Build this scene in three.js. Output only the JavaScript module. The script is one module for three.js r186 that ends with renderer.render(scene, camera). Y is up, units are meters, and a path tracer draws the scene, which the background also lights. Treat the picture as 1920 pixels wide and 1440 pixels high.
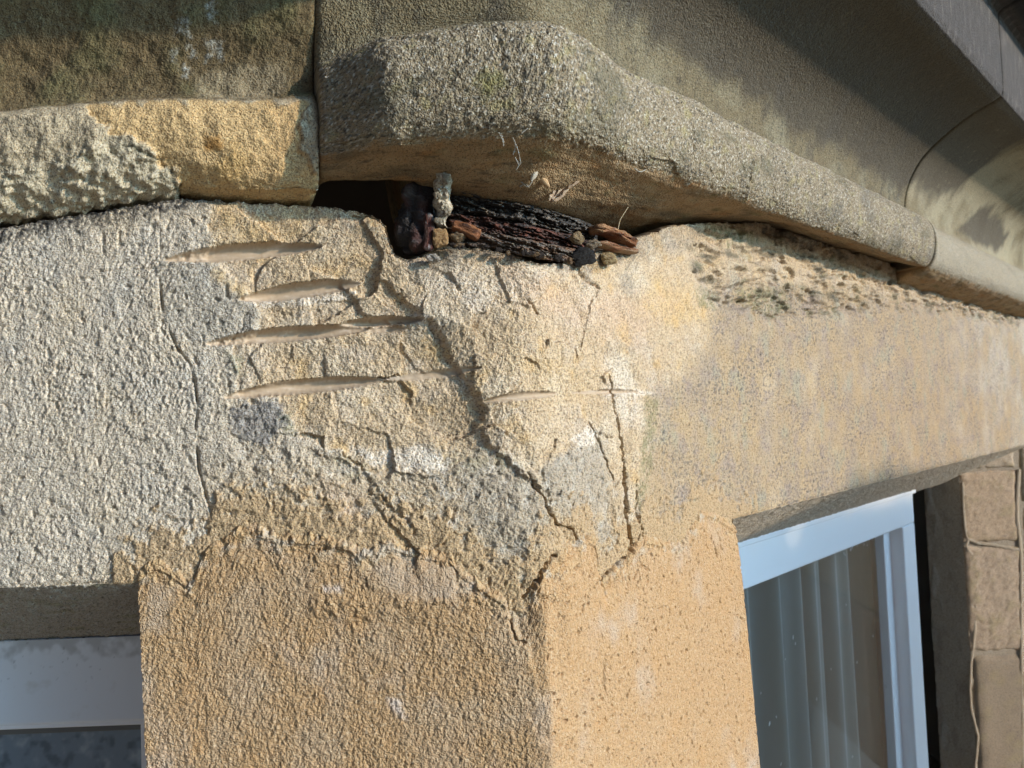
import * as THREE from 'three';
import { Sky } from 'three/addons/objects/Sky.js';
import { mergeGeometries } from 'three/addons/utils/BufferGeometryUtils.js';
import { RoundedBoxGeometry } from 'three/addons/geometries/RoundedBoxGeometry.js';

// ------------------------------------------------------------------ camera, sky, sun
const scene = new THREE.Scene();
const CAM = new THREE.Vector3(0, 2.7, 0.7);            // standing on steps, level with the lintel
const FPX = 1400, PITCH = 2.3 * Math.PI / 180, ROLL = 2.2 * Math.PI / 180;
const camera = new THREE.PerspectiveCamera(2 * Math.atan(720 / FPX) * 180 / Math.PI, 4 / 3, 0.02, 400);
camera.position.copy(CAM);
camera.up.set(Math.sin(ROLL), Math.cos(ROLL), 0);
camera.lookAt(CAM.x, CAM.y + Math.sin(PITCH), CAM.z - Math.cos(PITCH));
camera.focus = 0.78;
camera.userData.fStop = 9;

const SUN_AZ = 63 * Math.PI / 180, SUN_EL = 18 * Math.PI / 180;
const sunDir = new THREE.Vector3(Math.sin(SUN_AZ) * Math.cos(SUN_EL), Math.sin(SUN_EL), Math.cos(SUN_AZ) * Math.cos(SUN_EL));
const sky = new Sky();
sky.name = 'sky'; sky.userData.kind = 'structure';
sky.scale.setScalar(350);
sky.material.uniforms.sunPosition.value.copy(sunDir);
sky.material.uniforms.turbidity.value = 8;
sky.material.uniforms.rayleigh.value = 0.6;
sky.material.uniforms.mieCoefficient.value = 0.004;
scene.add(sky);
scene.environmentIntensity = 0.2;
const sun = new THREE.DirectionalLight(0xffe8cc, 4.0);
sun.position.copy(sunDir).multiplyScalar(20).add(new THREE.Vector3(0.4, 2.7, 0));
sun.target.position.set(0.4, 2.7, 0);
sun.castShadow = true;
sun.shadow.radius = 2;                                         // a thin haze softens the low sun
sun.shadow.mapSize.set(4096, 4096);
Object.assign(sun.shadow.camera, { left: -3, right: 3, top: 3, bottom: -3, near: 1, far: 60 });
scene.add(sun, sun.target);

const renderer = new THREE.WebGLRenderer({ antialias: true });
renderer.toneMapping = THREE.LinearToneMapping;
renderer.toneMappingExposure = 1.14;
renderer.shadowMap.enabled = true;

// ------------------------------------------------------------------ noise and small maths
const perm = new Uint8Array(512);
{ let s = 1234567; const p = [...Array(256).keys()];
  for (let i = 255; i > 0; i--) { s = (s * 1664525 + 1013904223) >>> 0; const j = s % (i + 1); [p[i], p[j]] = [p[j], p[i]]; }
  for (let i = 0; i < 512; i++) perm[i] = p[i & 255]; }
const GX = new Float32Array(256), GY = new Float32Array(256);
for (let i = 0; i < 256; i++) { GX[i] = Math.cos(i * 2.399963); GY[i] = Math.sin(i * 2.399963); }
function noise(x, y) {                                     // gradient noise, about -1..1
  const xi = Math.floor(x), yi = Math.floor(y), fx = x - xi, fy = y - yi, X = xi & 255, Y = yi & 255;
  const u = fx * fx * fx * (fx * (fx * 6 - 15) + 10), v = fy * fy * fy * (fy * (fy * 6 - 15) + 10);
  const a = perm[perm[X] + Y], b = perm[perm[X + 1] + Y], c = perm[perm[X] + Y + 1], d = perm[perm[X + 1] + Y + 1];
  const n0 = GX[a] * fx + GY[a] * fy, n1 = GX[b] * (fx - 1) + GY[b] * fy, n2 = GX[c] * fx + GY[c] * (fy - 1), n3 = GX[d] * (fx - 1) + GY[d] * (fy - 1);
  return 1.45 * (n0 + u * (n1 - n0) + v * (n2 - n0 + u * (n0 - n1 - n2 + n3)));
}
function fbm(x, y, o) { let s = 0, a = 0.5, t = 0; for (let i = 0; i < o; i++) { s += a * noise(x, y); t += a; a *= 0.55; x = x * 2.03 + 17.3; y = y * 2.03 + 5.1; } return s / t; }
function hash2(i, j) { return perm[(perm[i & 255] + j) & 255] / 255; }
function cells(x, y) {                                     // distance to the nearest of scattered points, in cells
  const xi = Math.floor(x), yi = Math.floor(y); let m = 9;
  for (let a = -1; a < 2; a++) for (let b = -1; b < 2; b++) {
    const i = xi + a, j = yi + b, dx = i + hash2(i, j) - x, dy = j + hash2(j + 91, i + 37) - y, d = dx * dx + dy * dy; if (d < m) m = d; }
  return Math.sqrt(m);
}
function facet(x, y) {                                     // broken planes, each tilted its own way
  const xi = Math.floor(x), yi = Math.floor(y); let m = 9, bi = 0, bj = 0, bx = 0, by = 0;
  for (let a = -1; a < 2; a++) for (let b = -1; b < 2; b++) { const i = xi + a, j = yi + b, dx = x - i - hash2(i + 7, j), dy = y - j - hash2(j + 51, i + 17), d = dx * dx + dy * dy; if (d < m) { m = d; bi = i; bj = j; bx = dx; by = dy; } }
  return (hash2(bi + 3, bj + 9) - 0.5) * 0.5 + (hash2(bi + 13, bj + 29) - 0.5) * bx * 1.6 + (hash2(bi + 43, bj + 2) - 0.5) * by * 1.6;
}
const clamp = (x, a = 0, b = 1) => x < a ? a : x > b ? b : x;
const sst = (a, b, x) => { const t = clamp((x - a) / (b - a)); return t * t * (3 - 2 * t); };
const lerp = (a, b, t) => a + (b - a) * t;
const lin = c => { c /= 255; return c <= 0.04045 ? c / 12.92 : Math.pow((c + 0.055) / 1.055, 2.4); };
const mix3 = (a, b, t) => { a[0] += (b[0] - a[0]) * t; a[1] += (b[1] - a[1]) * t; a[2] += (b[2] - a[2]) * t; };
let seed = 77; const rnd = () => { seed = (seed * 1664525 + 1013904223) >>> 0; return seed / 4294967296; };

// ------------------------------------------------------------------ plan of the bay: front face z = 0, side face turned 45 degrees, house wall beyond
const XC = 0.0225, T22 = Math.tan(Math.PI / 8), S2 = Math.SQRT1_2, YC = CAM.y;
const R0 = new THREE.Vector3(1, 0, 0), F0 = new THREE.Vector3(0, Math.sin(PITCH), -Math.cos(PITCH)), U0 = new THREE.Vector3(0, Math.cos(PITCH), Math.sin(PITCH));
const CR = R0.clone().multiplyScalar(Math.cos(ROLL)).addScaledVector(U0, -Math.sin(ROLL));
const CU = U0.clone().multiplyScalar(Math.cos(ROLL)).addScaledVector(R0, Math.sin(ROLL));
const ray = (x, y) => F0.clone().addScaledVector(CR, (x - 960) / FPX).addScaledVector(CU, -(y - 720) / FPX);
// a photo pixel on the masonry at offset p in front of the wall plane -> [U along the bay, V above the eye]
function at(x, y, p = 0) {
  const d = ray(x, y), ox = XC + p * T22, oz = p;
  let t = (oz - CAM.z) / d.z, U = d.x * t - ox;
  if (U > 0) { t = (ox * S2 + oz * S2 - CAM.z * S2) / (d.x * S2 + d.z * S2); U = (d.x * t - ox) / S2; }
  return [U, d.y * t];
}
function onZ(x, y, z) { const d = ray(x, y), t = (z - CAM.z) / d.z; return [d.x * t, d.y * t]; }
const LEN = at(1942, 814)[0];                                    // length of the bay's side
const WALLZ = -LEN * S2, WALLX = XC + LEN * S2;
function base(U, r) {                                            // plan position of the wall face, corner rounded by r
  if (r && Math.abs(U) < r) { const t = (U + r) / (2 * r), a = (1 - t) * (1 - t), c = t * t; return [XC - r * a + r * S2 * c, -r * S2 * c]; }
  if (U <= 0) return [XC + U, 0];
  if (U <= LEN) return [XC + U * S2, -U * S2];
  return [WALLX + U - LEN, WALLZ];
}
const poly = (pts, p) => pts.map(q => at(q[0], q[1], p));
function segDist(pl, u, v) {                                     // distance to a polyline, side and position along it
  let m = 1e9, side = 1, along = 0, acc = 0;
  for (let i = 0; i < pl.length - 1; i++) {
    const ax = pl[i][0], ay = pl[i][1], bx = pl[i + 1][0] - ax, by = pl[i + 1][1] - ay, L = bx * bx + by * by;
    const t = clamp(((u - ax) * bx + (v - ay) * by) / L), dx = u - ax - bx * t, dy = v - ay - by * t, d = dx * dx + dy * dy, l = Math.sqrt(L);
    if (d < m) { m = d; side = bx * (v - ay) - by * (u - ax) > 0 ? 1 : -1; along = acc + t * l; }
    acc += l;
  }
  return [Math.sqrt(m), side, along / acc];
}
function inPoly(pl, u, v) {                                      // signed distance, positive inside
  let inside = false, m = 1e9;
  for (let i = 0, j = pl.length - 1; i < pl.length; j = i++) {
    const ax = pl[i][0], ay = pl[i][1], cx = pl[j][0], cy = pl[j][1];
    if ((ay > v) !== (cy > v) && u < (cx - ax) * (v - ay) / (cy - ay) + ax) inside = !inside;
    const bx = cx - ax, by = cy - ay, t = clamp(((u - ax) * bx + (v - ay) * by) / (bx * bx + by * by)), dx = u - ax - bx * t, dy = v - ay - by * t, d = dx * dx + dy * dy;
    if (d < m) m = d;
  }
  return inside ? Math.sqrt(m) : -Math.sqrt(m);
}
function boxOf(pl, g) { const b = [1e9, 1e9, -1e9, -1e9]; for (const [u, v] of pl) { b[0] = Math.min(b[0], u - g); b[1] = Math.min(b[1], v - g); b[2] = Math.max(b[2], u + g); b[3] = Math.max(b[3], v + g); } return b; }
const inBox = (b, u, v) => u > b[0] && v > b[1] && u < b[2] && v < b[3];
class Patch {                                                    // an area of matter with a ragged edge
  constructor(pts, soft = 0.003, rag = 0.006, freq = 90, p = 0) { this.pl = poly(pts, p); this.soft = soft; this.rag = rag; this.freq = freq; this.b = boxOf(this.pl, rag * 1.6 + soft); }
  at(u, v, wide = 0) { if (!inBox(this.b, u, v)) return 0; return sst(-this.soft - wide, this.soft + wide, inPoly(this.pl, u, v) + this.rag * fbm(u * this.freq + 3, v * this.freq, 3)); }
}
class Crack { constructor(pts, w, d, jag = 0.0028, p = 0) { this.pl = poly(pts, p); this.w = w; this.d = d; this.jag = jag; this.b = boxOf(this.pl, 4 * w + jag); }
  at(u, v) { if (!inBox(this.b, u, v)) return 0; const j = this.jag, [d, , a] = segDist(this.pl, u + j * noise(u * 160, v * 160), v + j * noise(u * 160 + 9, v * 160 + 4)); const w = 0.62 * this.w * (0.7 + 0.6 * noise(u * 70, v * 70)) * (0.6 + 0.5 * Math.sin(Math.PI * clamp(a, 0.02, 0.98))); return this.d * Math.exp(-(d * d) / (w * w)); } }
function interp(pl, u) { if (u <= pl[0][0]) return pl[0][1]; for (let i = 1; i < pl.length; i++) if (u <= pl[i][0]) return lerp(pl[i - 1][1], pl[i][1], (u - pl[i - 1][0]) / (pl[i][0] - pl[i - 1][0])); return pl[pl.length - 1][1]; }

// ------------------------------------------------------------------ scene helpers
const used = {};
function numbered(n) { const k = used[n] = (used[n] ?? -1) + 1; return k ? `${n}_${String(k).padStart(3, '0')}` : n; }
function shade(o) { o.traverse(m => { if (m.isMesh) { m.castShadow = true; m.receiveShadow = true; } }); return o; }
function thing(name, label, category, group) { const o = new THREE.Group(); o.name = numbered(name); o.userData = { label, category, kind: 'thing' }; if (group) o.userData.group = group; scene.add(o); return o; }
function tag(o, label, category, group) { o.userData.label = label; o.userData.category = category; o.userData.kind = 'thing'; if (group) o.userData.group = group; return o; }
function mesh(name, geo, mat, parent) { const m = new THREE.Mesh(geo, mat); m.name = parent ? name : numbered(name); (parent ?? scene).add(m); m.castShadow = m.receiveShadow = true; return m; }
// grain of the stone: tiling textures, 0.19 m a side; heights for bump, mineral specks for colour
const TILE = 0.19, TS = 1024;
function tnoise(x, y, P) {
  const xi = Math.floor(x), yi = Math.floor(y), fx = x - xi, fy = y - yi, X = xi % P, Y = yi % P, X1 = (X + 1) % P, Y1 = (Y + 1) % P, h = (i, j) => perm[(perm[i & 255] + j + 31 * (i >> 8) + 17 * (j >> 8)) & 255];
  const u = fx * fx * (3 - 2 * fx), v = fy * fy * (3 - 2 * fy), a = h(X, Y), b = h(X1, Y), c = h(X, Y1), d = h(X1, Y1);
  const n0 = GX[a] * fx + GY[a] * fy, n1 = GX[b] * (fx - 1) + GY[b] * fy, n2 = GX[c] * fx + GY[c] * (fy - 1), n3 = GX[d] * (fx - 1) + GY[d] * (fy - 1);
  return 1.45 * (n0 + u * (n1 - n0) + v * (n2 - n0 + u * (n0 - n1 - n2 + n3)));
}
function tcells(x, y, P) {
  const xi = Math.floor(x), yi = Math.floor(y); let m = 9;
  for (let a = -1; a < 2; a++) for (let b = -1; b < 2; b++) { const i = (xi + a + P) % P, j = (yi + b + P) % P, dx = xi + a + hash2(i, j) - x, dy = yi + b + hash2(j + 91, i + 37) - y, d = dx * dx + dy * dy; if (d < m) m = d; }
  return Math.sqrt(m);
}
function tex(fn, srgb) {
  const d = new Uint8Array(TS * TS * 4); for (let j = 0; j < TS; j++) for (let i = 0; i < TS; i++) { const o = (j * TS + i) * 4, a = fn(i / TS, j / TS); for (let k = 0; k < 3; k++) d[o + k] = 255 * clamp(a[k]); d[o + 3] = 255; }
  const t = new THREE.DataTexture(d, TS, TS); t.wrapS = t.wrapT = THREE.RepeatWrapping; t.magFilter = THREE.LinearFilter; t.minFilter = THREE.LinearFilter; if (srgb) t.colorSpace = THREE.SRGBColorSpace; t.needsUpdate = true; return t;
}
const grainTex = tex((x, y) => { const g = 0.30 * (1 - tcells(x * 128, y * 128, 128)) * (0.6 + 0.8 * sst(-0.3, 0.4, tnoise(x * 20, y * 20, 20))) + 0.2 * (1 - tcells(x * 60, y * 60, 60)) + 0.25 * tnoise(x * 96, y * 96, 96) + 0.16 * tnoise(x * 190, y * 190, 190) + 0.2 * tnoise(x * 40, y * 40, 40); const v = 0.22 + g * 0.9; return [v, v, v]; });
const speckTex = tex((x, y) => { const a = tnoise(x * 150, y * 150, 150), b = tnoise(x * 200 + 0.5, y * 200, 200), c = tnoise(x * 60, y * 60, 60), w = tnoise(x * 110, y * 110, 110); let v = 0.97 + 0.05 * a; v -= 0.5 * sst(0.2, 0.5, a * 0.7 + b * 0.5) ; v -= 0.12 * sst(0.1, 0.6, c); v += 0.05 * b; return [v, v - 0.03 * sst(0.1, 0.6, w), v - 0.07 * sst(-0.2, 0.6, w)]; }, true);
const softTex = tex((x, y) => { const a = tnoise(x * 150, y * 150, 150), b = tnoise(x * 90 + 0.5, y * 90, 90); const v = 0.96 + 0.05 * a - 0.22 * sst(0.3, 0.6, a * 0.6 + b * 0.5); return [v, v - 0.01 * b, v - 0.03 * b]; }, true);
const grained = (bump, rough = 0.95, map = speckTex) => new THREE.MeshStandardMaterial({ vertexColors: true, roughness: rough, metalness: 0, map, bumpMap: grainTex, bumpScale: bump });
const stoneMat = grained(0.0014), renderMat = grained(0.0020, 0.95, softTex), farMat = grained(0.0007);
const dampStone = grained(0.0026, 0.9);
const cutMat = new THREE.MeshStandardMaterial({ vertexColors: true, roughness: 0.9 });

// a displaced sheet: rows x cols points from place(i/rows, j/cols) -> [x, y, z, r, g, b]
function sheet(rows, cols, place) {
  const n = (rows + 1) * (cols + 1), pos = new Float32Array(n * 3), col = new Float32Array(n * 3), uv = new Float32Array(n * 2), cut = new Uint8Array(n), idx = new Uint32Array(rows * cols * 6);
  let k = 0, q = 0, e = 0, anyCut = false;
  for (let i = 0; i <= rows; i++) for (let j = 0; j <= cols; j++) {
    const a = place(i, j); pos[k] = a[0]; pos[k + 1] = a[1]; pos[k + 2] = a[2]; col[k] = a[3]; col[k + 1] = a[4]; col[k + 2] = a[5]; k += 3; uv[2 * e] = (a[6] ?? a[0]) / TILE; uv[2 * e + 1] = (a[7] ?? a[1]) / TILE; if (a[8]) { cut[e] = 1; anyCut = true; } e++;
    if (i < rows && j < cols) { const o = i * (cols + 1) + j; idx[q++] = o; idx[q++] = o + 1; idx[q++] = o + cols + 1; idx[q++] = o + 1; idx[q++] = o + cols + 2; idx[q++] = o + cols + 1; }
  }
  const g = new THREE.BufferGeometry();
  g.setAttribute('position', new THREE.BufferAttribute(pos, 3)); g.setAttribute('color', new THREE.BufferAttribute(col, 3)); g.setAttribute('uv', new THREE.BufferAttribute(uv, 2));
  if (anyCut) { const s = new Uint32Array(idx.length); let a = 0, b = idx.length; for (let t = 0; t < idx.length; t += 3) { if (cut[idx[t]] + cut[idx[t + 1]] + cut[idx[t + 2]] >= 2) { b -= 3; s[b] = idx[t]; s[b + 1] = idx[t + 1]; s[b + 2] = idx[t + 2]; } else { s[a] = idx[t]; s[a + 1] = idx[t + 1]; s[a + 2] = idx[t + 2]; a += 3; } } idx.set(s); g.addGroup(0, a, 0); g.addGroup(a, idx.length - a, 1); }
  g.setIndex(new THREE.BufferAttribute(idx, 1));
  g.computeVertexNormals(); return g;
}
// resample a profile [[p, V], ...] to steps of about ds; returns [p, V, np, nV, arc]
function profile(pts, ds) {
  const out = []; let arc = 0;
  for (let i = 0; i < pts.length - 1; i++) {
    const [a, b] = pts[i], [c, d] = pts[i + 1], l = Math.hypot(c - a, d - b), step = typeof ds === 'function' ? ds((a + c) / 2, (b + d) / 2) : ds, n = Math.max(1, Math.round(l / step));
    for (let k = 0; k < n; k++) { const t = k / n; out.push([lerp(a, c, t), lerp(b, d, t), 0, 0, arc + l * t]); }
    arc += l;
  }
  const e = pts[pts.length - 1]; out.push([e[0], e[1], 0, 0, arc]);
  for (let i = 0; i < out.length; i++) {
    const a = out[Math.max(0, i - 2)], b = out[Math.min(out.length - 1, i + 2)], dx = b[0] - a[0], dy = b[1] - a[1], l = Math.hypot(dx, dy) || 1;
    out[i][2] = dy / l; out[i][3] = -dx / l;                      // outward when the profile is listed from bottom to top
  }
  return out;
}
function smoothPts(pts, n = 6) { return new THREE.CatmullRomCurve3(pts.map(q => new THREE.Vector3(q[0], q[1], 0)), false, 'centripetal').getPoints(n * (pts.length - 1)).map(v => [v.x, v.y]); }
function uSteps(a, b, f) { const o = [a]; let u = a; while (u < b) { u += f(u); o.push(Math.min(u, b)); } return o; }

// ------------------------------------------------------------------ lintel: one height and colour field for its three stones
const topEdge = [[-60, 436], [0, 428], [120, 408], [230, 390], [340, 372], [400, 375], [580, 382], [640, 388], [680, 394], [712, 404], [735, 422], [750, 448], [768, 474], [790, 484], [812, 484], [836, 468], [856, 456], [930, 462], [1000, 472], [1060, 500], [1105, 494], [1140, 478], [1200, 446], [1260, 424], [1340, 416], [1440, 416], [1520, 446], [1600, 470], [1700, 502], [1800, 530], [1912, 562]].map(q => at(q[0], q[1]));
topEdge.push([LEN + 0.05, topEdge[topEdge.length - 1][1]]);
const botFront = at(0, 1122)[1], botSide = (at(1375, 972)[1] + at(1880, 830)[1]) / 2, BOT = (botFront + botSide) / 2;
const jointA = [[296, 360], [300, 430], [298, 520], [305, 590], [330, 650], [355, 682], [365, 720], [370, 762], [366, 800], [372, 880], [386, 930], [395, 965], [390, 1100], [390, 1250]].map(q => at(q[0], q[1])).map(q => [-q[1], q[0]]);
const jointB = [[1195, 440], [1150, 540], [1140, 640], [1150, 700], [1160, 760], [1172, 830], [1176, 900], [1176, 960], [1186, 1030], [1190, 1200]].map(q => at(q[0], q[1])).map(q => [-q[1], q[0]]);
const UA = V => interp(jointA, -V) + 0.0012 * noise(V * 140, 3), UB = V => interp(jointB, -V) + 0.001 * noise(V * 160, 8);

const relief = [[320, 500, 0], [320, 700, 0], [250, 600, 0], [380, 900, 0], [420, 450, -1], [430, 620, -2], [520, 420, -4], [620, 420, -5], [700, 430, -6], [560, 500, -6], [640, 560, -8], [560, 600, -7], [700, 600, -10], [780, 545, -5],
  [800, 585, -3], [850, 660, -3.5], [905, 730, -5], [940, 800, -7], [770, 640, -12], [820, 700, -13], [850, 760, -13], [760, 720, -11], [650, 680, -8], [600, 780, -7], [700, 790, -9], [780, 830, -11],
  [900, 560, -3], [950, 640, -5], [1000, 700, -7], [1050, 600, -6], [1100, 700, -8], [1050, 780, -9], [1000, 500, -5], [1130, 560, -4], [500, 800, -1], [560, 900, 0], [700, 920, -2], [800, 900, -5], [900, 900, -8], [1000, 930, -9], [950, 1020, -7], [850, 1000, -5], [1080, 900, -6], [1120, 850, -6], [1150, 950, -4],
  [500, 390, -3], [640, 400, -3], [1250, 600, -2], [1300, 800, 0], [1230, 900, 0], [1400, 700, 0], [1300, 480, -4], [600, 1020, 0], [1000, 1100, -4]].map(([x, y, h]) => [...at(x, y), h / 1000]);
function reliefAt(u, v) { let s = 0, w = 1e-4; for (const [a, b, h] of relief) { const d = (u - a) * (u - a) + (v - b) * (v - b); if (d > 0.01) continue; const k = Math.exp(-d / 0.00085); s += k * h; w += k; } return s / w; }

const exposed = new Patch([[392, 372], [398, 430], [392, 480], [430, 520], [460, 552], [498, 590], [492, 622], [440, 650], [456, 690], [446, 738], [520, 752], [556, 800], [600, 832], [640, 852], [680, 880], [760, 892], [850, 880], [910, 850], [960, 845], [1010, 880], [1040, 870], [1090, 830], [1135, 800], [1148, 860], [1180, 960], [1176, 1000], [1205, 960], [1218, 860], [1228, 740], [1290, 690], [1330, 640], [1335, 560], [1380, 520], [1700, 560], [1912, 590], [1912, 540], [1440, 400], [1200, 420], [1100, 470], [850, 430], [740, 370]], 0.003, 0.016, 42);
const strata = new Patch([[1290, 470], [1320, 560], [1400, 590], [1470, 600], [1560, 588], [1680, 578], [1780, 590], [1912, 612], [1912, 540], [1700, 470], [1440, 395], [1330, 400]], 0.012, 0.012, 25);
const blueGrey = new Patch([[430, 770], [470, 752], [530, 756], [548, 790], [510, 815], [500, 838], [450, 822], [430, 800]], 0.002, 0.007);
const greyPatch = [new Patch([[305, 500], [385, 488], [440, 530], [495, 570], [490, 625], [400, 640], [330, 640], [305, 590]], 0.004, 0.008), new Patch([[860, 880], [960, 870], [1020, 920], [1050, 1000], [1000, 1060], [930, 1040], [870, 960]], 0.008, 0.012), new Patch([[1120, 990], [1140, 975], [1156, 1010], [1145, 1060], [1128, 1040]], 0.003, 0.003), new Patch([[420, 668], [452, 660], [458, 728], [436, 738], [420, 720]], 0.002, 0.004), new Patch([[1050, 850], [1130, 830], [1150, 940], [1100, 990], [1055, 960], [1020, 900]], 0.006, 0.008)];
const whiteDust = [[new Patch([[660, 838], [720, 850], [800, 835], [850, 862], [840, 884], [770, 880], [700, 872]], 0.004, 0.007), 0.9], [new Patch([[1080, 825], [1110, 802], [1128, 815], [1118, 835], [1095, 838]], 0.002, 0.003), 0.9], [new Patch([[448, 560], [520, 562], [640, 548], [680, 540], [660, 556], [560, 572], [470, 572]], 0.002, 0.003), 0.7], [new Patch([[785, 585], [805, 590], [800, 606], [780, 604]], 0.002, 0.003), 0.85], [new Patch([[790, 505], [850, 495], [930, 500], [980, 540], [930, 580], [840, 570], [790, 560]], 0.02, 0.02, 40), 0.5], [new Patch([[1140, 670], [1165, 665], [1200, 720], [1210, 800], [1175, 800], [1150, 720]], 0.008, 0.008), 0.45], [new Patch([[1150, 728], [1200, 730], [1230, 738], [1200, 742], [1150, 740]], 0.002, 0.002), 0.7], [new Patch([[760, 965], [795, 962], [800, 985], [765, 985]], 0.003, 0.004), 0.4], [new Patch([[918, 876], [945, 878], [940, 892], [916, 890]], 0.002, 0.003), 0.5], [new Patch([[600, 380], [660, 400], [700, 420], [680, 440], [620, 420]], 0.01, 0.012), 0.0]];
const sootAndDark = [[new Patch([[-60, 468], [0, 456], [120, 432], [240, 412], [345, 392], [345, 360], [200, 360], [-60, 390]], 0.009, 0.012), 1.0], [new Patch([[300, 372], [345, 362], [420, 368], [420, 380], [330, 392]], 0.003, 0.005), 0.8], [new Patch([[640, 370], [740, 380], [745, 440], [700, 470], [660, 440], [620, 400]], 0.012, 0.014), 0.35], [new Patch([[735, 380], [860, 440], [1000, 460], [1110, 470], [1200, 430], [1190, 480], [1110, 510], [1000, 490], [900, 478], [840, 500], [760, 492]], 0.005, 0.008), 0.7], [new Patch([[1195, 425], [1300, 412], [1330, 440], [1290, 470], [1230, 480], [1180, 500]], 0.01, 0.014), 0.45], [new Patch([[1440, 405], [1560, 450], [1530, 470], [1440, 450]], 0.006, 0.012), 0.55], [new Patch([[770, 500], [815, 495], [820, 520], [790, 525]], 0.006, 0.008), 0.5], [new Patch([[1160, 500], [1190, 515], [1195, 560], [1170, 540]], 0.006, 0.008), 0.35]];  // near-black patches along the lintel's top edge, soot round the iron
const mossy = [[new Patch([[1330, 425], [1400, 420], [1430, 445], [1370, 462]], 0.008, 0.012), 0.7], [new Patch([[1305, 540], [1335, 540], [1345, 580], [1310, 575]], 0.004, 0.008), 0.6], [new Patch([[1390, 540], [1480, 535], [1490, 580], [1440, 590], [1395, 565]], 0.006, 0.01), 0.55], [new Patch([[1212, 740], [1235, 740], [1225, 860], [1205, 960], [1195, 950]], 0.004, 0.006), 0.6], [new Patch([[520, 770], [545, 775], [560, 810], [530, 815]], 0.004, 0.008), 0.5], [new Patch([[425, 660], [455, 672], [460, 700], [440, 700]], 0.004, 0.006), 0.5], [new Patch([[620, 850], [690, 870], [700, 890], [650, 900]], 0.006, 0.008), 0.35], [new Patch([[860, 850], [950, 850], [960, 880], [860, 885]], 0.008, 0.008), 0.35], [new Patch([[950, 1095], [990, 1090], [995, 1120], [965, 1122]], 0.004, 0.004), 0.7]];
const pinkish = [[new Patch([[950, 500], [1150, 560], [1280, 560], [1200, 640], [1050, 600], [960, 560]], 0.02, 0.03, 30), 0.5], [new Patch([[600, 900], [680, 930], [690, 1000], [620, 990]], 0.01, 0.01), 0.4]];
const yellow = [[new Patch([[1230, 520], [1300, 540], [1330, 600], [1250, 610], [1200, 580]], 0.015, 0.02, 40), 0.6], [new Patch([[400, 380], [560, 390], [600, 450], [450, 470], [400, 440]], 0.02, 0.02, 40), 0.5], [new Patch([[390, 490], [470, 545], [455, 560], [400, 520]], 0.006, 0.008), 0.6], [new Patch([[800, 620], [850, 650], [840, 690], [800, 660]], 0.01, 0.01), 0.5], [new Patch([[960, 640], [1100, 680], [1120, 740], [980, 730]], 0.02, 0.02, 40), 0.3]];
const cracks = [new Crack([[1112, 790], [1125, 820], [1140, 860], [1152, 890], [1162, 905]], 0.0016, 0.006), new Crack([[1000, 888], [1015, 915], [1030, 935], [1040, 965], [1050, 985], [1075, 992], [1086, 1014]], 0.0022, 0.008), new Crack([[985, 1118], [1010, 1090], [1030, 1060], [1046, 1042]], 0.003, 0.008), new Crack([[1128, 1088], [1150, 1065], [1175, 1045], [1202, 1005]], 0.0025, 0.009), new Crack([[640, 848], [690, 885], [712, 880]], 0.002, 0.004), new Crack([[690, 928], [715, 932], [735, 955]], 0.0016, 0.004), new Crack([[1000, 560], [1012, 572], [1020, 585]], 0.0025, 0.004), new Crack([[880, 420], [1000, 420]], 0.001, 0), new Crack([[1082, 655], [1090, 675]], 0.002, 0.003), new Crack([[1150, 705], [1160, 760], [1172, 830], [1176, 900]], 0.0022, 0.007), new Crack([[1176, 890], [1178, 960], [1188, 1035]], 0.0045, 0.013), new Crack([[1196, 900], [1196, 960], [1206, 1005]], 0.002, 0.005), new Crack([[800, 590], [820, 620], [840, 650]], 0.002, 0.003), new Crack([[660, 400], [700, 402], [720, 410]], 0.0014, 0.005), new Crack([[140, 1105], [160, 1098], [195, 1085]], 0.001, 0.002), new Crack([[930, 480], [948, 492], [956, 500]], 0.001, 0.002), new Crack([[1090, 500], [1100, 520], [1130, 540]], 0.004, 0.006)];
const ridge = poly([[760, 552], [800, 582], [832, 615], [862, 672], [905, 732], [926, 765], [905, 800], [930, 832], [962, 856], [1000, 890]]), ridgeBox = boxOf(ridge, 0.06);
const joinA = poly([[296, 360], [300, 430], [298, 520], [305, 590], [330, 650], [355, 682], [365, 720], [370, 762], [366, 800], [372, 880], [386, 930], [395, 965]]), joinABox = boxOf(joinA, 0.01);
const ledges = [[poly([[690, 690], [760, 640], [790, 690], [860, 700]]), 0.002], [poly([[560, 600], [600, 560], [660, 560]]), 0.003], [poly([[660, 545], [672, 560], [690, 590], [740, 600]]), 0.004], [poly([[610, 852], [640, 860], [700, 895], [720, 935], [760, 970]]), 0.003], [poly([[455, 820], [520, 840], [600, 880], [620, 960]]), 0.0015]].map(([pl, h]) => [pl, h, boxOf(pl, 0.03)]);
const grooves = [[[312, 487], [420, 473], [520, 464], [602, 459], 16, 11], [[450, 560], [540, 545], [620, 533], [682, 526], 15, 11], [[388, 645], [480, 630], [600, 620], [700, 612], 14, 11], [[640, 606], [690, 601], [740, 598], [797, 596], 9, 8], [[690, 616], [720, 614], [745, 613], [770, 612], 7, 3], [[424, 745], [520, 728], [630, 718], [725, 711], 14, 11], [[725, 711], [790, 704], [850, 697], [905, 688], 8, 2.5], [[912, 752], [960, 745], [1010, 740], [1056, 737], 8, 5], [[1080, 736], [1110, 735], [1150, 734], [1200, 734], 5, 2]].map(([a, b, c, d, w, dep]) => { const pl = poly([a, b, c, d]); return { pl, w: w * 0.0005, d: dep / 1000, b: boxOf(pl, 0.012) }; });

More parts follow.
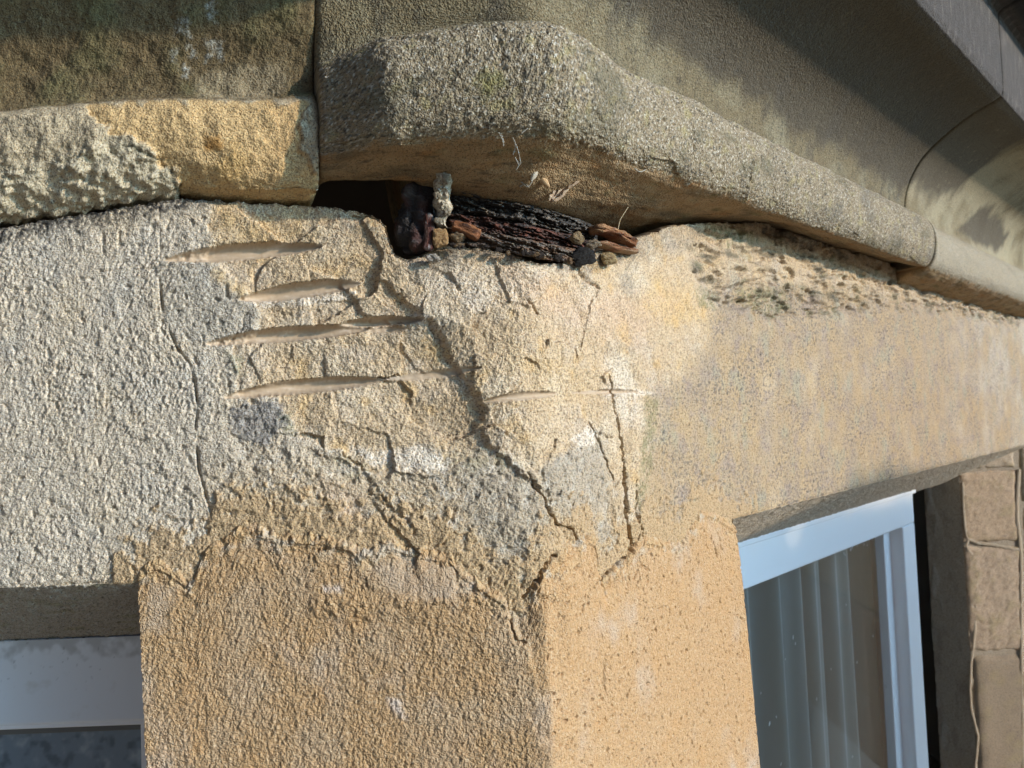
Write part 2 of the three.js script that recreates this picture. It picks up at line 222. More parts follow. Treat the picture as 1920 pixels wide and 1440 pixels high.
const cCrust = [0.56, 0.495, 0.405], cCrustD = [0.34, 0.32, 0.28], cSand = [0.56, 0.435, 0.29], cSandP = [0.62, 0.525, 0.395], cBuff = [0.45, 0.335, 0.20], cBuffG = [0.37, 0.30, 0.225], cNearBlack = [0.045, 0.042, 0.04], cMoss = [0.16, 0.17, 0.07], cWhite = [0.76, 0.69, 0.60], cBlue = [0.23, 0.225, 0.225], cPink = [0.60, 0.44, 0.32], cYel = [0.62, 0.43, 0.19], cGroove = [0.42, 0.325, 0.225];
function grooveAt(u, v) {
  let dep = 0, m = 0;
  for (const g of grooves) { if (!inBox(g.b, u, v)) continue; const [d0, , a] = segDist(g.pl, u, v), d = Math.max(0, d0 + 0.0004 * noise(u * 300, v * 300)), w = g.w * (1 + 0.04 * noise(u * 45, 3)) * Math.pow(clamp(Math.sin(Math.PI * clamp(a * 0.97 + 0.015))), 0.6), q = d / (w + 1e-6) ; if (q < 1.15) { const k = Math.sqrt(Math.max(0, 1 - q * q)); dep = Math.max(dep, g.d * k * Math.min(1, w / g.w + 0.1)); m = Math.max(m, sst(1.08, 0.85, q)); } }
  return [dep, m];
}
const mTop = [[225, 1100], [246, 1092], [254, 1080], [268, 1060], [300, 1046], [333, 1066], [352, 1082], [373, 1070], [380, 1040], [392, 1015], [440, 992], [470, 975], [495, 990], [530, 998], [600, 1000], [656, 1012], [676, 1030], [724, 1010], [760, 1022], [800, 1030], [845, 1036], [862, 1062], [900, 1086], [920, 1100], [956, 1124], [980, 1130], [997, 1106], [1024, 1062], [1050, 1040], [1084, 1016], [1092, 998], [1114, 1004], [1122, 1060], [1134, 1088], [1174, 1040], [1208, 1002], [1234, 1008], [1275, 1016], [1294, 980], [1318, 952], [1340, 960], [1378, 985], [1400, 985]].map(q => at(q[0], q[1]));
const O = { h: 0, c: [0, 0, 0], g: 0 };
function lintelField(u, v) {
  const side = sst(0.05, 0.2, u), st = u > 0.05 ? strata.at(u, v) : 0, ex = exposed.at(u, v, 0.022 * sst(0.1, 0.2, u)), [gd, gm] = grooveAt(u, v);
  const f1 = fbm(u * 300, v * 300, 2), f2 = fbm(u * 85 + 7, v * 75, 3), f3 = fbm(u * 18, v * 18 + 4, 3), sp = noise(u * 480, v * 480), f4 = noise(u * 130 + 40, v * 130);
  let h = reliefAt(u, v) * sst(0.24, 0.1, u);
  // crust left on the face stands proud of the spalled stone
  h -= 0.0022 * ex * (1 - st);
  const lump = Math.max(0, 0.5 - cells(u * 220, v * 220)) * 1.6;
  const crust = (1 - ex) * (1 - side), am = 0.55 + 0.8 * sst(-0.3, 0.5, fbm(u * 13 + 9, v * 13, 3)), grit = Math.max(0, 0.33 - cells(u * 62, v * 62)) * 2.2;
  h += crust * (am * (0.0013 * f1 + 0.0010 * lump) + 0.0016 * f2 + 0.0016 * f3 + 0.0016 * grit * sst(0.0, 0.3, f2) - 0.0018 * sst(0.42, 0.62, f4));
  h += ex * (1 - gm) * (0.0013 * f1 + 0.0012 * f2 + 0.0018 * f3 + 0.0008 * Math.abs(noise(u * 60 + v * 40, v * 50 - u * 30)));
  h += (1 - ex) * side * (0.0007 * f1 + 0.0008 * f2 + 0.0010 * f3 - 0.0018 * sst(0.25, 0.5, noise(u * 230, v * 260)) * (0.4 + 0.6 * sst(-0.2, 0.4, f2)));
  { const wu = u + 0.0025 * f2 + 0.008 * f3, wv = v + 0.0025 * f4; const fa = facet(wu * 17 + wv * 8, wv * 20 - wu * 6), fb = facet(wu * 48 + 5, wv * 55); h += (1 - gm) * (1 - st) * (1 - side) * (ex * (0.0065 * fa + 0.0008 * fb) + (1 - ex) * sst(-0.33, -0.25, u) * (0.0035 * fa + 0.0008 * fb)); const r1 = Math.abs(noise(u * 30 + v * 14, v * 34 - u * 12)), r2 = Math.abs(noise(u * 62 - v * 25 + 8, v * 58)); h += ex * (1 - gm) * (1 - st) * (0.0022 * (0.35 - r1) + 0.0012 * (0.3 - r2)) + (1 - ex) * (1 - side) * sst(-0.33, -0.25, u) * 0.003 * (0.3 - r1); }
  if (inBox(ridgeBox, u, v)) { const [d, s] = segDist(ridge, u + 0.006 * f2 + 0.004 * f3, v + 0.006 * f4); if (s < 0) h -= 0.0045 * sst(0, 0.006, d) * sst(0.05, 0.008, d); }
  for (const [pl, a, b] of ledges) if (inBox(b, u, v)) { const [d, s] = segDist(pl, u + 0.004 * f2, v + 0.004 * f4); if (s < 0) h -= 0.8 * a * sst(0, 0.0015, d) * sst(0.025, 0.004, d); }
  let ck = 0; for (const c of cracks) ck = Math.max(ck, c.at(u, v));
  if (inBox(joinABox, u, v)) { const [d, , a] = segDist(joinA, u, v); ck = Math.max(ck, 0.005 * Math.exp(-d * d / 1.1e-6) * (0.2 + 0.8 * sst(0.2, 0.35, a)) * sst(-0.5, 0.3, noise(v * 45, 6))); }
  if (st > 0) { // bedding planes opened by weather
    const w = v + 0.010 * noise(u * 7, 2) - 0.012 * (u - 0.4), l1 = fbm(u * 14, w * 60, 4), l2 = fbm(u * 30 + 5, w * 110, 3);
    h -= st * (0.004 + 0.007 * sst(-0.1, 0.25, l1 + 0.5 * f3) + 0.003 * sst(0.0, 0.2, l2) * sst(-0.2, 0.3, f3) + 0.004 * f2 + 0.0018 * f1);
  }
  if (gm > 0) h -= gd + gm * 0.0004 * fbm(u * 60, v * 400, 2);
  h -= ck;
  O.h = h; O.g = gm;
  // colour: what each bit of surface is made of
  const c = O.c; c[0] = cCrust[0]; c[1] = cCrust[1]; c[2] = cCrust[2];
  if (side > 0) { const b = [...cBuff]; mix3(b, cBuffG, 0.85 * sst(-0.35, 0.4, fbm(u * 22 + 2, v * 12, 5))); mix3(b, cSandP, 0.4 * sst(0.0, 0.6, fbm(u * 14 + 12, v * 9, 4))); mix3(b, [0.50, 0.46, 0.40], 0.7 * sst(1.0, 1.8, u) * sst(-0.3, 0.3, fbm(u * 5, v * 6, 3))); mix3(b, [0.33, 0.27, 0.24], 0.6 * sst(0.0, 0.4, fbm(u * 32 + 70, v * 36, 4))); mix3(b, [0.52, 0.40, 0.24], 0.45 * sst(0.05, 0.4, fbm(u * 40 + 90, v * 44, 4))); mix3(b, [0.34, 0.35, 0.27], 0.5 * sst(0.1, 0.45, fbm(u * 24 + 110, v * 18, 4))); mix3(b, [0.13, 0.12, 0.115], 0.85 * sst(0.1, 0.34, fbm(u * 190, v * 210, 2)) * sst(-0.4, 0.3, fbm(u * 9 + 5, v * 11, 3))); mix3(c, b, side); }
  else { mix3(c, [0.58, 0.48, 0.34], 0.6 * sst(-0.1, 0.5, fbm(u * 11 + 3, v * 11, 4))); mix3(c, [0.48, 0.45, 0.40], 0.6 * sst(0.0, 0.45, fbm(u * 17 + 31, v * 15, 4))); }
  mix3(c, cCrustD, 0.75 * sst(0.25, 0.65, f1 * 0.6 + sp * 0.5) * (1 - 0.3 * side));
  mix3(c, [0.13, 0.12, 0.12], (0.55 - 0.1 * side) * sst(0.35, 0.6, noise(u * 380 + 5, v * 380)) * sst(-0.2, 0.5, f2));
  if (u < 0.2 && v < 0.06) mix3(c, cBuff, 0.7 * sst(0.03, -0.1, v) * sst(-0.34, -0.28, u) * sst(-0.1, 0.3, f2 + 0.3));
  if (ex > 0) { const e = [...cSand]; mix3(e, cSandP, sst(-0.1, 0.5, f3)); mix3(e, [0.56, 0.47, 0.37], 0.7 * sst(0.0, 0.4, fbm(u * 24 + 60, v * 24, 4))); mix3(e, [0.64, 0.42, 0.17], 0.5 * sst(0.15, 0.5, fbm(u * 30 + 80, v * 30, 3))); mix3(e, [0.42, 0.30, 0.17], 0.55 * sst(0.1, 0.5, f1 * 0.5 + sp * 0.6)); mix3(e, [0.24, 0.18, 0.12], 0.5 * sst(0.4, 0.7, noise(u * 300 + 50, v * 300)) ); mix3(c, e, ex * (1 - 0.35 * st)); }
  for (const g of greyPatch) { const k = g.at(u, v); if (k) mix3(c, cCrustD, 0.62 * k * (0.7 + 0.5 * f1)); }
  { const k = blueGrey.at(u, v); if (k) mix3(c, cBlue, 0.85 * k * (0.85 + 0.4 * f1)); }
  for (const [g, a] of pinkish) { const k = g.at(u, v); if (k) mix3(c, cPink, a * k); }
  for (const [g, a] of yellow) { const k = g.at(u, v); if (k) mix3(c, cYel, a * k * (0.5 + 0.5 * sst(-0.4, 0.4, f2))); }
  for (const [g, a] of mossy) { const k = g.at(u, v); if (k) mix3(c, cMoss, a * k * sst(-0.5, 0.4, f1 + f2)); }
  for (const [g, a] of sootAndDark) { const k = g.at(u, v); if (k) mix3(c, cNearBlack, a * k * sst(-0.6, 0.3, f1 + 0.6 * f2)); }
  for (const [g, a] of whiteDust) { const k = g.at(u, v); if (k) mix3(c, cWhite, a * k * sst(-0.7, 0.2, f1)); }
  if (st > 0) { mix3(c, [0.09, 0.085, 0.06], 0.75 * st * sst(0.08, 0.4, fbm(u * 11, v * 38, 5))); mix3(c, [0.15, 0.15, 0.08], 0.5 * st * sst(0.2, 0.5, fbm(u * 20 + 30, v * 60, 2))); }
  if (u > -0.4 && u < 0.42 && v < -0.05) { const dt = v - interp(mTop, u); if (dt > -0.01 && dt < 0.05) { const k = sst(0.05, -0.005, dt), m = sst(0.62 - 0.75 * k, 0.8 - 0.75 * k, 0.5 + 0.9 * fbm(u * 75 + 4, v * 75, 4)); mix3(c, [0.47, 0.335, 0.19], 0.85 * m); O.h += 0.0016 * m; } }
  if (gm > 0) { mix3(c, cGroove, gm * 0.95); mix3(c, [0.60, 0.52, 0.42], gm * 0.5 * sst(0.0, 0.5, fbm(u * 40 - v * 5, v * 300, 3))); mix3(c, [0.34, 0.26, 0.18], gm * 0.5 * sst(0.2, 0.5, f1)); }
  return O;
}
const ML = [[262, 1100], [268, 1210], [273, 1340], [278, 1440]].map(q => at(q[0], q[1])).map(q => [-q[1], q[0]]);
const MR = [[1376, 985], [1388, 1090], [1399, 1200], [1410, 1320], [1421, 1440]].map(q => at(q[0], q[1])).map(q => [-q[1], q[0]]);
const botAt = u => u > interp(ML, 0.2) + 0.012 && u < interp(MR, 0.2) - 0.012 ? -0.235 : BOT;
function lintelStone(name, label, ul, ur, du, dv, uFar) {
  // rows: back of the top bed, top arris, face, bottom arris, splayed soffit
  const rows = []; const FACE = Math.round(0.44 / dv);
  for (const [p, d] of [[-0.10, 0.006], [-0.05, 0.006], [-0.02, 0.004], [-0.008, 0.002], [-0.003, 0.0006]]) rows.push([p, 1, d]);
  for (let i = 0; i <= FACE; i++) rows.push([0, 1 - i / FACE, 0]);
  const ns = Math.round(0.23 / (dv * 2.4)); for (let i = 1; i <= ns; i++) rows.push([-0.21 * i / ns, 0, -0.115 * i / ns]);
  const us = uFar ? uSteps(0, 1, t => uFar(t)) : null, cols = us ? us.length - 1 : Math.round(du[1] / du[0]);
  const g = sheet(rows.length - 1, cols, (i, j) => {
    const [p, f, dV] = rows[i], s = us ? us[j] : j / cols;
    let u = 0, vt = 0, v = 0; const vg = lerp(-0.235, 0.2, f); u = lerp(ul(vg), ur(vg), s); vt = interp(topEdge, u) + 0.002 * noise(u * 90, 1) + 0.0015 * noise(u * 300, 1); v = Math.max(lerp(-0.235, vt, f), botAt(u));
    u = lerp(ul(v), ur(v), s); if (f === 0) v = botAt(u);
    const sl = p < 0 && f === 0, arc = v + dV + (sl ? p : 0), o = lintelField(u, sl ? v + dV * 1.2 : v + (f === 1 ? -dV : 0)), c = o.c;
    let h = o.h, ny = 0, np = 1;
    if (sl) { const r = 0.0035 * fbm(u * 60, arc * 150, 4) + 0.0030 * Math.max(0, 0.45 - cells(u * 130, arc * 190)) * (u < 0 ? 1.5 : 0) - 0.002 * (u < 0 ? sst(0.3, 0.5, fbm(u * 18, arc * 120, 3)) : 0); h = r; np = 0.5; ny = -0.85;
      const d = u < 0 ? [0.40, 0.37, 0.325] : [0.52, 0.455, 0.375]; mix3(d, u < 0 ? [0.30, 0.28, 0.19] : [0.56, 0.48, 0.38], 0.8 * sst(0.1, 0.4, fbm(u * 14, arc * 70, 3))); mix3(d, [0.06, 0.06, 0.06], 0.7 * sst(0.3, 0.6, fbm(u * 160, arc * 220, 2)) * (u < 0 ? 1 : 0.3)); c[0] = d[0]; c[1] = d[1]; c[2] = d[2]; h += lintelField === 0 ? 0 : 0; }
    else if (f === 0) h = Math.min(h, 0.001);
    const edge = f > 0 && f < 1 && (v > -0.13 || botAt(u) === BOT) ? Math.exp(-Math.min(Math.abs(v - botAt(u)), vt - v) / 0.003) : 0; h -= 0.002 * edge;
    const [x, z] = base(u, 0.03), q = p + h * np;
    return [x + q * T22, YC + v + dV + ny * h, z + q, c[0], c[1], c[2], u, arc, o.g > 0.5 && !sl];
  });
  return tag(mesh(name, g, g.groups.length ? [stoneMat, cutMat] : stoneMat), label, 'lintel');
}
const UL0 = at(-120, 700)[0], UR0 = LEN + 0.5;
lintelStone('lintel_stone', 'pale grey crusted lintel stone above the blue-grey window head', () => UL0, UA, [0.00105, 0.27], 0.00105);
lintelStone('lintel_stone', 'spalled orange corner stone with chiselled grooves cut across its broken face', UA, UB, [0.00105, 0.475], 0.00105);
lintelStone('lintel_stone', 'buff lintel stone with flaking mossy top, over the window with the white frame', UB, () => UR0, null, 0.0012, t => 0.00055 + 0.0012 * t);

// ------------------------------------------------------------------ corner mullion in tan render
const mLumps = poly([[600, 1130], [700, 1140], [760, 1130], [800, 1145], [860, 1120], [900, 1120], [940, 1140]]), mLumpBox = boxOf(mLumps, 0.02), arrisChip = poly([[935, 1110], [950, 1150], [965, 1190], [985, 1220], [1000, 1280], [1005, 1330]]), chipBox = boxOf(arrisChip, 0.05);
const cracksM = [new Crack([[985, 1115], [1010, 1090], [1030, 1060], [1046, 1042]], 0.004, 0.008), new Crack([[953, 1135], [960, 1150], [957, 1170], [965, 1195], [985, 1205]], 0.0025, 0.006), new Crack([[730, 1255], [770, 1260]], 0.001, 0.0015), new Crack([[860, 1112], [900, 1108], [920, 1098]], 0.0012, 0.002), new Crack([[1196, 1050], [1200, 1062], [1212, 1068]], 0.0018, 0.003), new Crack([[1335, 1020], [1340, 1045]], 0.0025, 0.004), new Crack([[1230, 1010], [1236, 1022]], 0.002, 0.003)];
const smoothPatch = new Patch([[700, 1060], [790, 1045], [860, 1070], [905, 1095], [880, 1115], [800, 1122], [740, 1110]], 0.006, 0.006), smooth2 = new Patch([[290, 1095], [330, 1100], [310, 1180], [275, 1170]], 0.01, 0.01), whiteM = [new Patch([[605, 1098], [645, 1094], [640, 1106], [610, 1106]], 0.003, 0.004), new Patch([[728, 1305], [750, 1310], [762, 1345], [745, 1340]], 0.004, 0.005)];
{
  const dv = 0.00105, rowsMain = Math.round(0.27 / dv), rows = rowsMain + 30, cols = [];
  const wob = (V, s) => 0.0011 * fbm(V * 130, s, 3);
  for (let i = 0; i <= 16; i++) cols.push([-1, i / 16]);                                   // left reveal
  const nf = Math.round(0.375 / dv), ns = 330; for (let i = 0; i <= nf; i++) cols.push([0, i / nf]); for (let i = 1; i <= ns; i++) cols.push([1, i / ns]);
  for (let i = 1; i <= 12; i++) cols.push([2, i / 12]);
  const g = sheet(rows, cols.length - 1, (i, j) => {
    const [k, s] = cols[j];
    // row coordinate: 0 at the ragged top, fine to V1, then coarse below the picture
    const low = i > rowsMain ? (i - rowsMain) / 30 : 0;
    const V1 = k < 1 ? -0.365 : lerp(-0.365, -0.53, k === 1 ? s : 1);
    const guess = low ? lerp(V1, -1.25, low) : lerp(-0.13, V1, i / rowsMain);
    const uOf = v => k <= 0 ? (k < 0 ? interp(ML, -v) : lerp(interp(ML, -v), 0, s)) : (k === 1 ? lerp(0, interp(MR, -v), s) : interp(MR, -v));
    let u = uOf(guess), top = interp(mTop, u) + 0.007 * fbm(u * 60, 2, 4) + 0.005 * fbm(u * 190, 9, 2), v = low ? guess : lerp(top, V1, i / rowsMain);
    u = uOf(v) + (k < 0 || (k === 0 && s < 0.01) ? wob(v, 1) : 0) + (k === 2 || (k === 1 && s > 0.99) ? wob(v, 5) : 0);
    const f1 = fbm(u * 270 + 3, v * 150, 3), f2 = fbm(u * 80, v * 70 + 6, 3), f3 = fbm(u * 16 + 5, v * 16, 2), sm = Math.max(smoothPatch.at(u, v), smooth2.at(u, v)), side = sst(-0.006, 0.006, u);
    const grain = Math.max(0, 0.55 - cells(u * 330, v * 290)), near = low ? 0 : sst(0.03, 0.004, top - v);
    let h = 0.0035;
    if (!low && v > -0.24) { const lf = lintelField(u, v).h; h += (lf - 0.0012) * sst(0.05, 0.0, top - v); }
    h += (1 - 0.75 * sm) * ((1 - side) * (0.0013 * f1 + 0.0012 * f2 + 0.0016 * grain) + side * (0.0004 * f1 + 0.0005 * f2 - 0.0038 * sst(0.27, 0.47, noise(u * 250, v * 300) * 0.7 + 0.3 * noise(u * 110, v * 140)) * sst(-0.4, 0.35, f2 + 0.5 * f3)));
    h += near * (0.0012 * f2 + 0.0016 * Math.max(0, 0.5 - cells(u * 150, v * 150)));
    if (inBox(mLumpBox, u, v)) { const [d] = segDist(mLumps, u, v); const e = sst(0.016, 0.003, d); h += e * (0.0014 + 0.003 * Math.max(0, 0.5 - cells(u * 130, v * 130))); }
    if (inBox(chipBox, u, v)) { const [d, sd] = segDist(arrisChip, u + 0.002 * f2, v); if (sd > 0) h -= 0.006 * sst(0.0, 0.006, d) * sst(at(960, 1350)[1], at(960, 1180)[1], v) * sst(0.035, 0.01, u) * (0.7 + 0.6 * f2); }
    if (Math.abs(u) < 0.02) h -= 0.003 * sst(0.0, 0.5, fbm(v * 55, 12, 3)) * sst(0.012, 0.0, Math.abs(u));
    let ck = 0; for (const c of cracksM) ck = Math.max(ck, c.at(u, v)); h -= ck;
    if (!low) h -= 0.0042 * Math.exp(-(top - v) / 0.003);                                   // feathered top edge of the render coat
    const c = [0.435, 0.285, 0.145]; mix3(c, [0.44, 0.315, 0.19], sst(-0.1, 0.4, f3)); mix3(c, [0.50, 0.32, 0.16], side * 0.8); mix3(c, [0.27, 0.18, 0.10], 0.6 * sst(0.15, 0.55, noise(u * 420, v * 380) * 0.8 + 0.3 * f1)); mix3(c, [0.60, 0.46, 0.30], 0.6 * sst(0.3, 0.6, noise(u * 360 + 9, v * 330)));
    mix3(c, [0.47, 0.37, 0.27], sm * 0.6); for (const w of whiteM) { const q = w.at(u, v); if (q) mix3(c, [0.66, 0.58, 0.52], 0.6 * q); }
    mix3(c, [0.50, 0.42, 0.34], 0.6 * sst(0.05, 0.5, fbm(u * 12 + 3, v * 8 + 1, 4))); mix3(c, [0.50, 0.29, 0.12], 0.35 * sst(0.1, 0.5, fbm(u * 26 + 13, v * 18 + 1, 4)));
    if (near > 0) { mix3(c, [0.56, 0.42, 0.22], 0.4 * near * sst(-0.2, 0.4, f2)); mix3(c, [0.50, 0.44, 0.35], 0.8 * near * sst(0.05, 0.3, fbm(u * 60 + 44, v * 60, 4))); }
    let p = h, x, z;
    if (k === -1) { const d = (1 - s); [x, z] = base(u, 0); x += d * 0.012 + p * T22 * 0; z += p - 0.24 * d; }
    else if (k === 2) { [x, z] = base(u, 0); x += p * S2 - 0.24 * s * S2 - 0.03 * s * S2; z += p * S2 - 0.24 * s * S2 + 0.03 * s * S2; }
    else { [x, z] = base(u, 0.004); const e = sst(-0.03, 0.03, u); x += p * lerp(0, S2, e); z += p * lerp(1, S2, e); }
    return [x, YC + v, z, c[0], c[1], c[2], u, v + (k < 0 ? s * 0.24 : 0)];
  });
  tag(mesh('mullion', g, renderMat), 'tan rendered corner mullion standing between the two windows', 'mullion');
}


// ------------------------------------------------------------------ cornice: three stones
const cSplit1 = at(592, 60, 0.02)[0], cSplit2 = at(1747, 436, 0.07)[0];
const cove = [[0.024, 0.375], [0.036, 0.41], [0.062, 0.443], [0.105, 0.468], [0.15, 0.485], [0.19, 0.493]];
const fasc = [[0.203, 0.497], [0.206, 0.507], [0.206, 0.635], [0.214, 0.64], [0.28, 0.645], [0.285, 0.66], [0.285, 0.74]];
const leftPts = [[-0.09, 0.214], [-0.02, 0.212], [-0.002, 0.212], [0.012, 0.219], [0.026, 0.235], [0.034, 0.255], [0.035, 0.275], [0.028, 0.289], [0.016, 0.297], [0.008, 0.304], [0.010, 0.335], ...cove];
const rightPts = [[-0.12, 0.222], [-0.05, 0.223], [0.0, 0.228], [0.03, 0.234], [0.058, 0.241], [0.070, 0.252], [0.078, 0.28], [0.076, 0.308], [0.067, 0.326], [0.048, 0.338], [0.024, 0.345], ...cove];
const farPts = [[-0.12, 0.220], [-0.05, 0.221], [0.0, 0.226], [0.03, 0.232], [0.055, 0.241], [0.066, 0.255], [0.068, 0.28], [0.060, 0.305], [0.048, 0.325], [0.036, 0.338], [0.026, 0.350], ...cove];
const DS = 0.0013;
const prof = pts => { const q = smoothPts(pts, 8); return profile([...q, ...fasc], (p, V) => (V > 0.43 ? 0.004 : p < -0.03 ? 0.004 : DS)); };
function sameRows(list) { const n = list[0].length; return list.map(l => l.length === n ? l : Array.from({ length: n }, (_, i) => { const f = i / (n - 1) * (l.length - 1), a = Math.floor(f), b = Math.min(l.length - 1, a + 1), t = f - a; return l[a].map((x, k) => lerp(x, l[b][k], t)); })); }
// profiles with matched rows: resample each section between landmarks
function matched(pts, counts) { const q = pts.concat(fasc), sm = smoothPts(pts, 10), out = []; for (let i = 0; i < pts.length - 1; i++) { const n = counts[i]; for (let k = 0; k < n; k++) { const f = i * 10 + 10 * k / n, a = Math.floor(f), t = f - a; out.push([lerp(sm[a][0], sm[a + 1][0], t), lerp(sm[a][1], sm[a + 1][1], t)]); } } const fl = [pts[pts.length - 1], ...fasc]; for (let i = 0; i < fl.length - 1; i++) for (let k = 0; k < 8; k++) out.push([lerp(fl[i][0], fl[i + 1][0], k / 8), lerp(fl[i][1], fl[i + 1][1], k / 8)]); out.push(fl[fl.length - 1]); return out; }
const COUNTS = [8, 16, 22, 22, 24, 22, 22, 22, 16, 18, 24, 28, 22, 18, 16, 12];
const PL = matched(leftPts, COUNTS), PR = matched(rightPts, COUNTS), PF = matched(farPts, COUNTS);
const NROW = PL.length - 1;
const leftBot = [[-80, 408], [0, 400], [100, 392], [200, 378], [340, 364], [400, 366], [500, 371], [590, 376], [620, 380]].map(q => at(q[0], q[1], 0.0));
const leftTop = [[-80, 214], [0, 208], [60, 200], [180, 186], [260, 178], [300, 176], [420, 180], [520, 182], [600, 176]].map(q => at(q[0], q[1], 0.02));
const undersideBot = [[590, 345], [620, 342], [700, 340], [800, 346], [1000, 368], [1200, 400], [1440, 405], [1560, 450], [1700, 492], [1912, 556]].map(q => at(q[0], q[1], 0));
const patchOrange = new Patch([[165, 200], [250, 188], [420, 184], [575, 186], [560, 230], [575, 270], [600, 330], [610, 372], [350, 364], [330, 330], [270, 275], [225, 250], [190, 240]], 0.0025, 0.016, 50, 0.03);
const lichenC = [new Patch([[330, 40], [352, 40], [355, 62], [330, 62]], 0.003, 0.008, 120, 0.02), new Patch([[350, 78], [368, 78], [366, 100], [352, 100]], 0.003, 0.008, 120, 0.02), new Patch([[384, 72], [415, 74], [420, 102], [388, 102]], 0.003, 0.008, 120, 0.02), new Patch([[315, 88], [330, 88], [328, 106], [315, 104]], 0.003, 0.008, 120, 0.02), new Patch([[335, 115], [355, 118], [350, 134], [336, 130]], 0.003, 0.008, 120, 0.02), new Patch([[385, 15], [405, 15], [402, 45], [386, 40]], 0.003, 0.008, 120, 0.02)];
const paleStain = new Patch([[365, 130], [470, 108], [525, 110], [540, 150], [520, 182], [430, 184], [370, 180]], 0.006, 0.010, 60, 0.02);
const rustSpot = new Patch([[388, 258], [410, 256], [414, 278], [394, 282]], 0.005, 0.008, 100, 0.03);
const blackEdge = new Crack([[228, 272], [262, 284], [300, 300], [318, 318], [335, 345], [352, 362]], 0.004, 1, 0.004, 0.03);
const yellowMoss = new Patch([[890, 150], [930, 140], [935, 170], [910, 195], [885, 180]], 0.006, 0.01, 90, 0.07);
const nodules = new Patch([[-80, 318], [60, 320], [140, 300], [230, 268], [330, 320], [340, 365], [200, 392], [-80, 420]], 0.006, 0.008, 60, 0.02);
class Area extends Patch { constructor(uv, soft, rag, freq) { super([[0, 0], [1, 1]], soft, rag, freq); this.pl = uv; this.b = boxOf(uv, rag * 1.6 + soft); } }
const stainAndShade = [new Area([[-0.12, 0.455], [0.0, 0.425], [0.12, 0.405], [0.3, 0.41], [0.5, 0.392], [0.75, 0.40], [0.95, 0.385], [1.2, 0.41], [1.3, 0.44], [1.3, 0.53], [-0.12, 0.53]], 0.016, 0.034, 16), new Area([[1.38, 0.372], [1.5, 0.362], [1.75, 0.37], [1.8, 0.42], [1.5, 0.44]], 0.012, 0.02, 22)];  // grime on the upper cove, with shade under the cornice top painted in
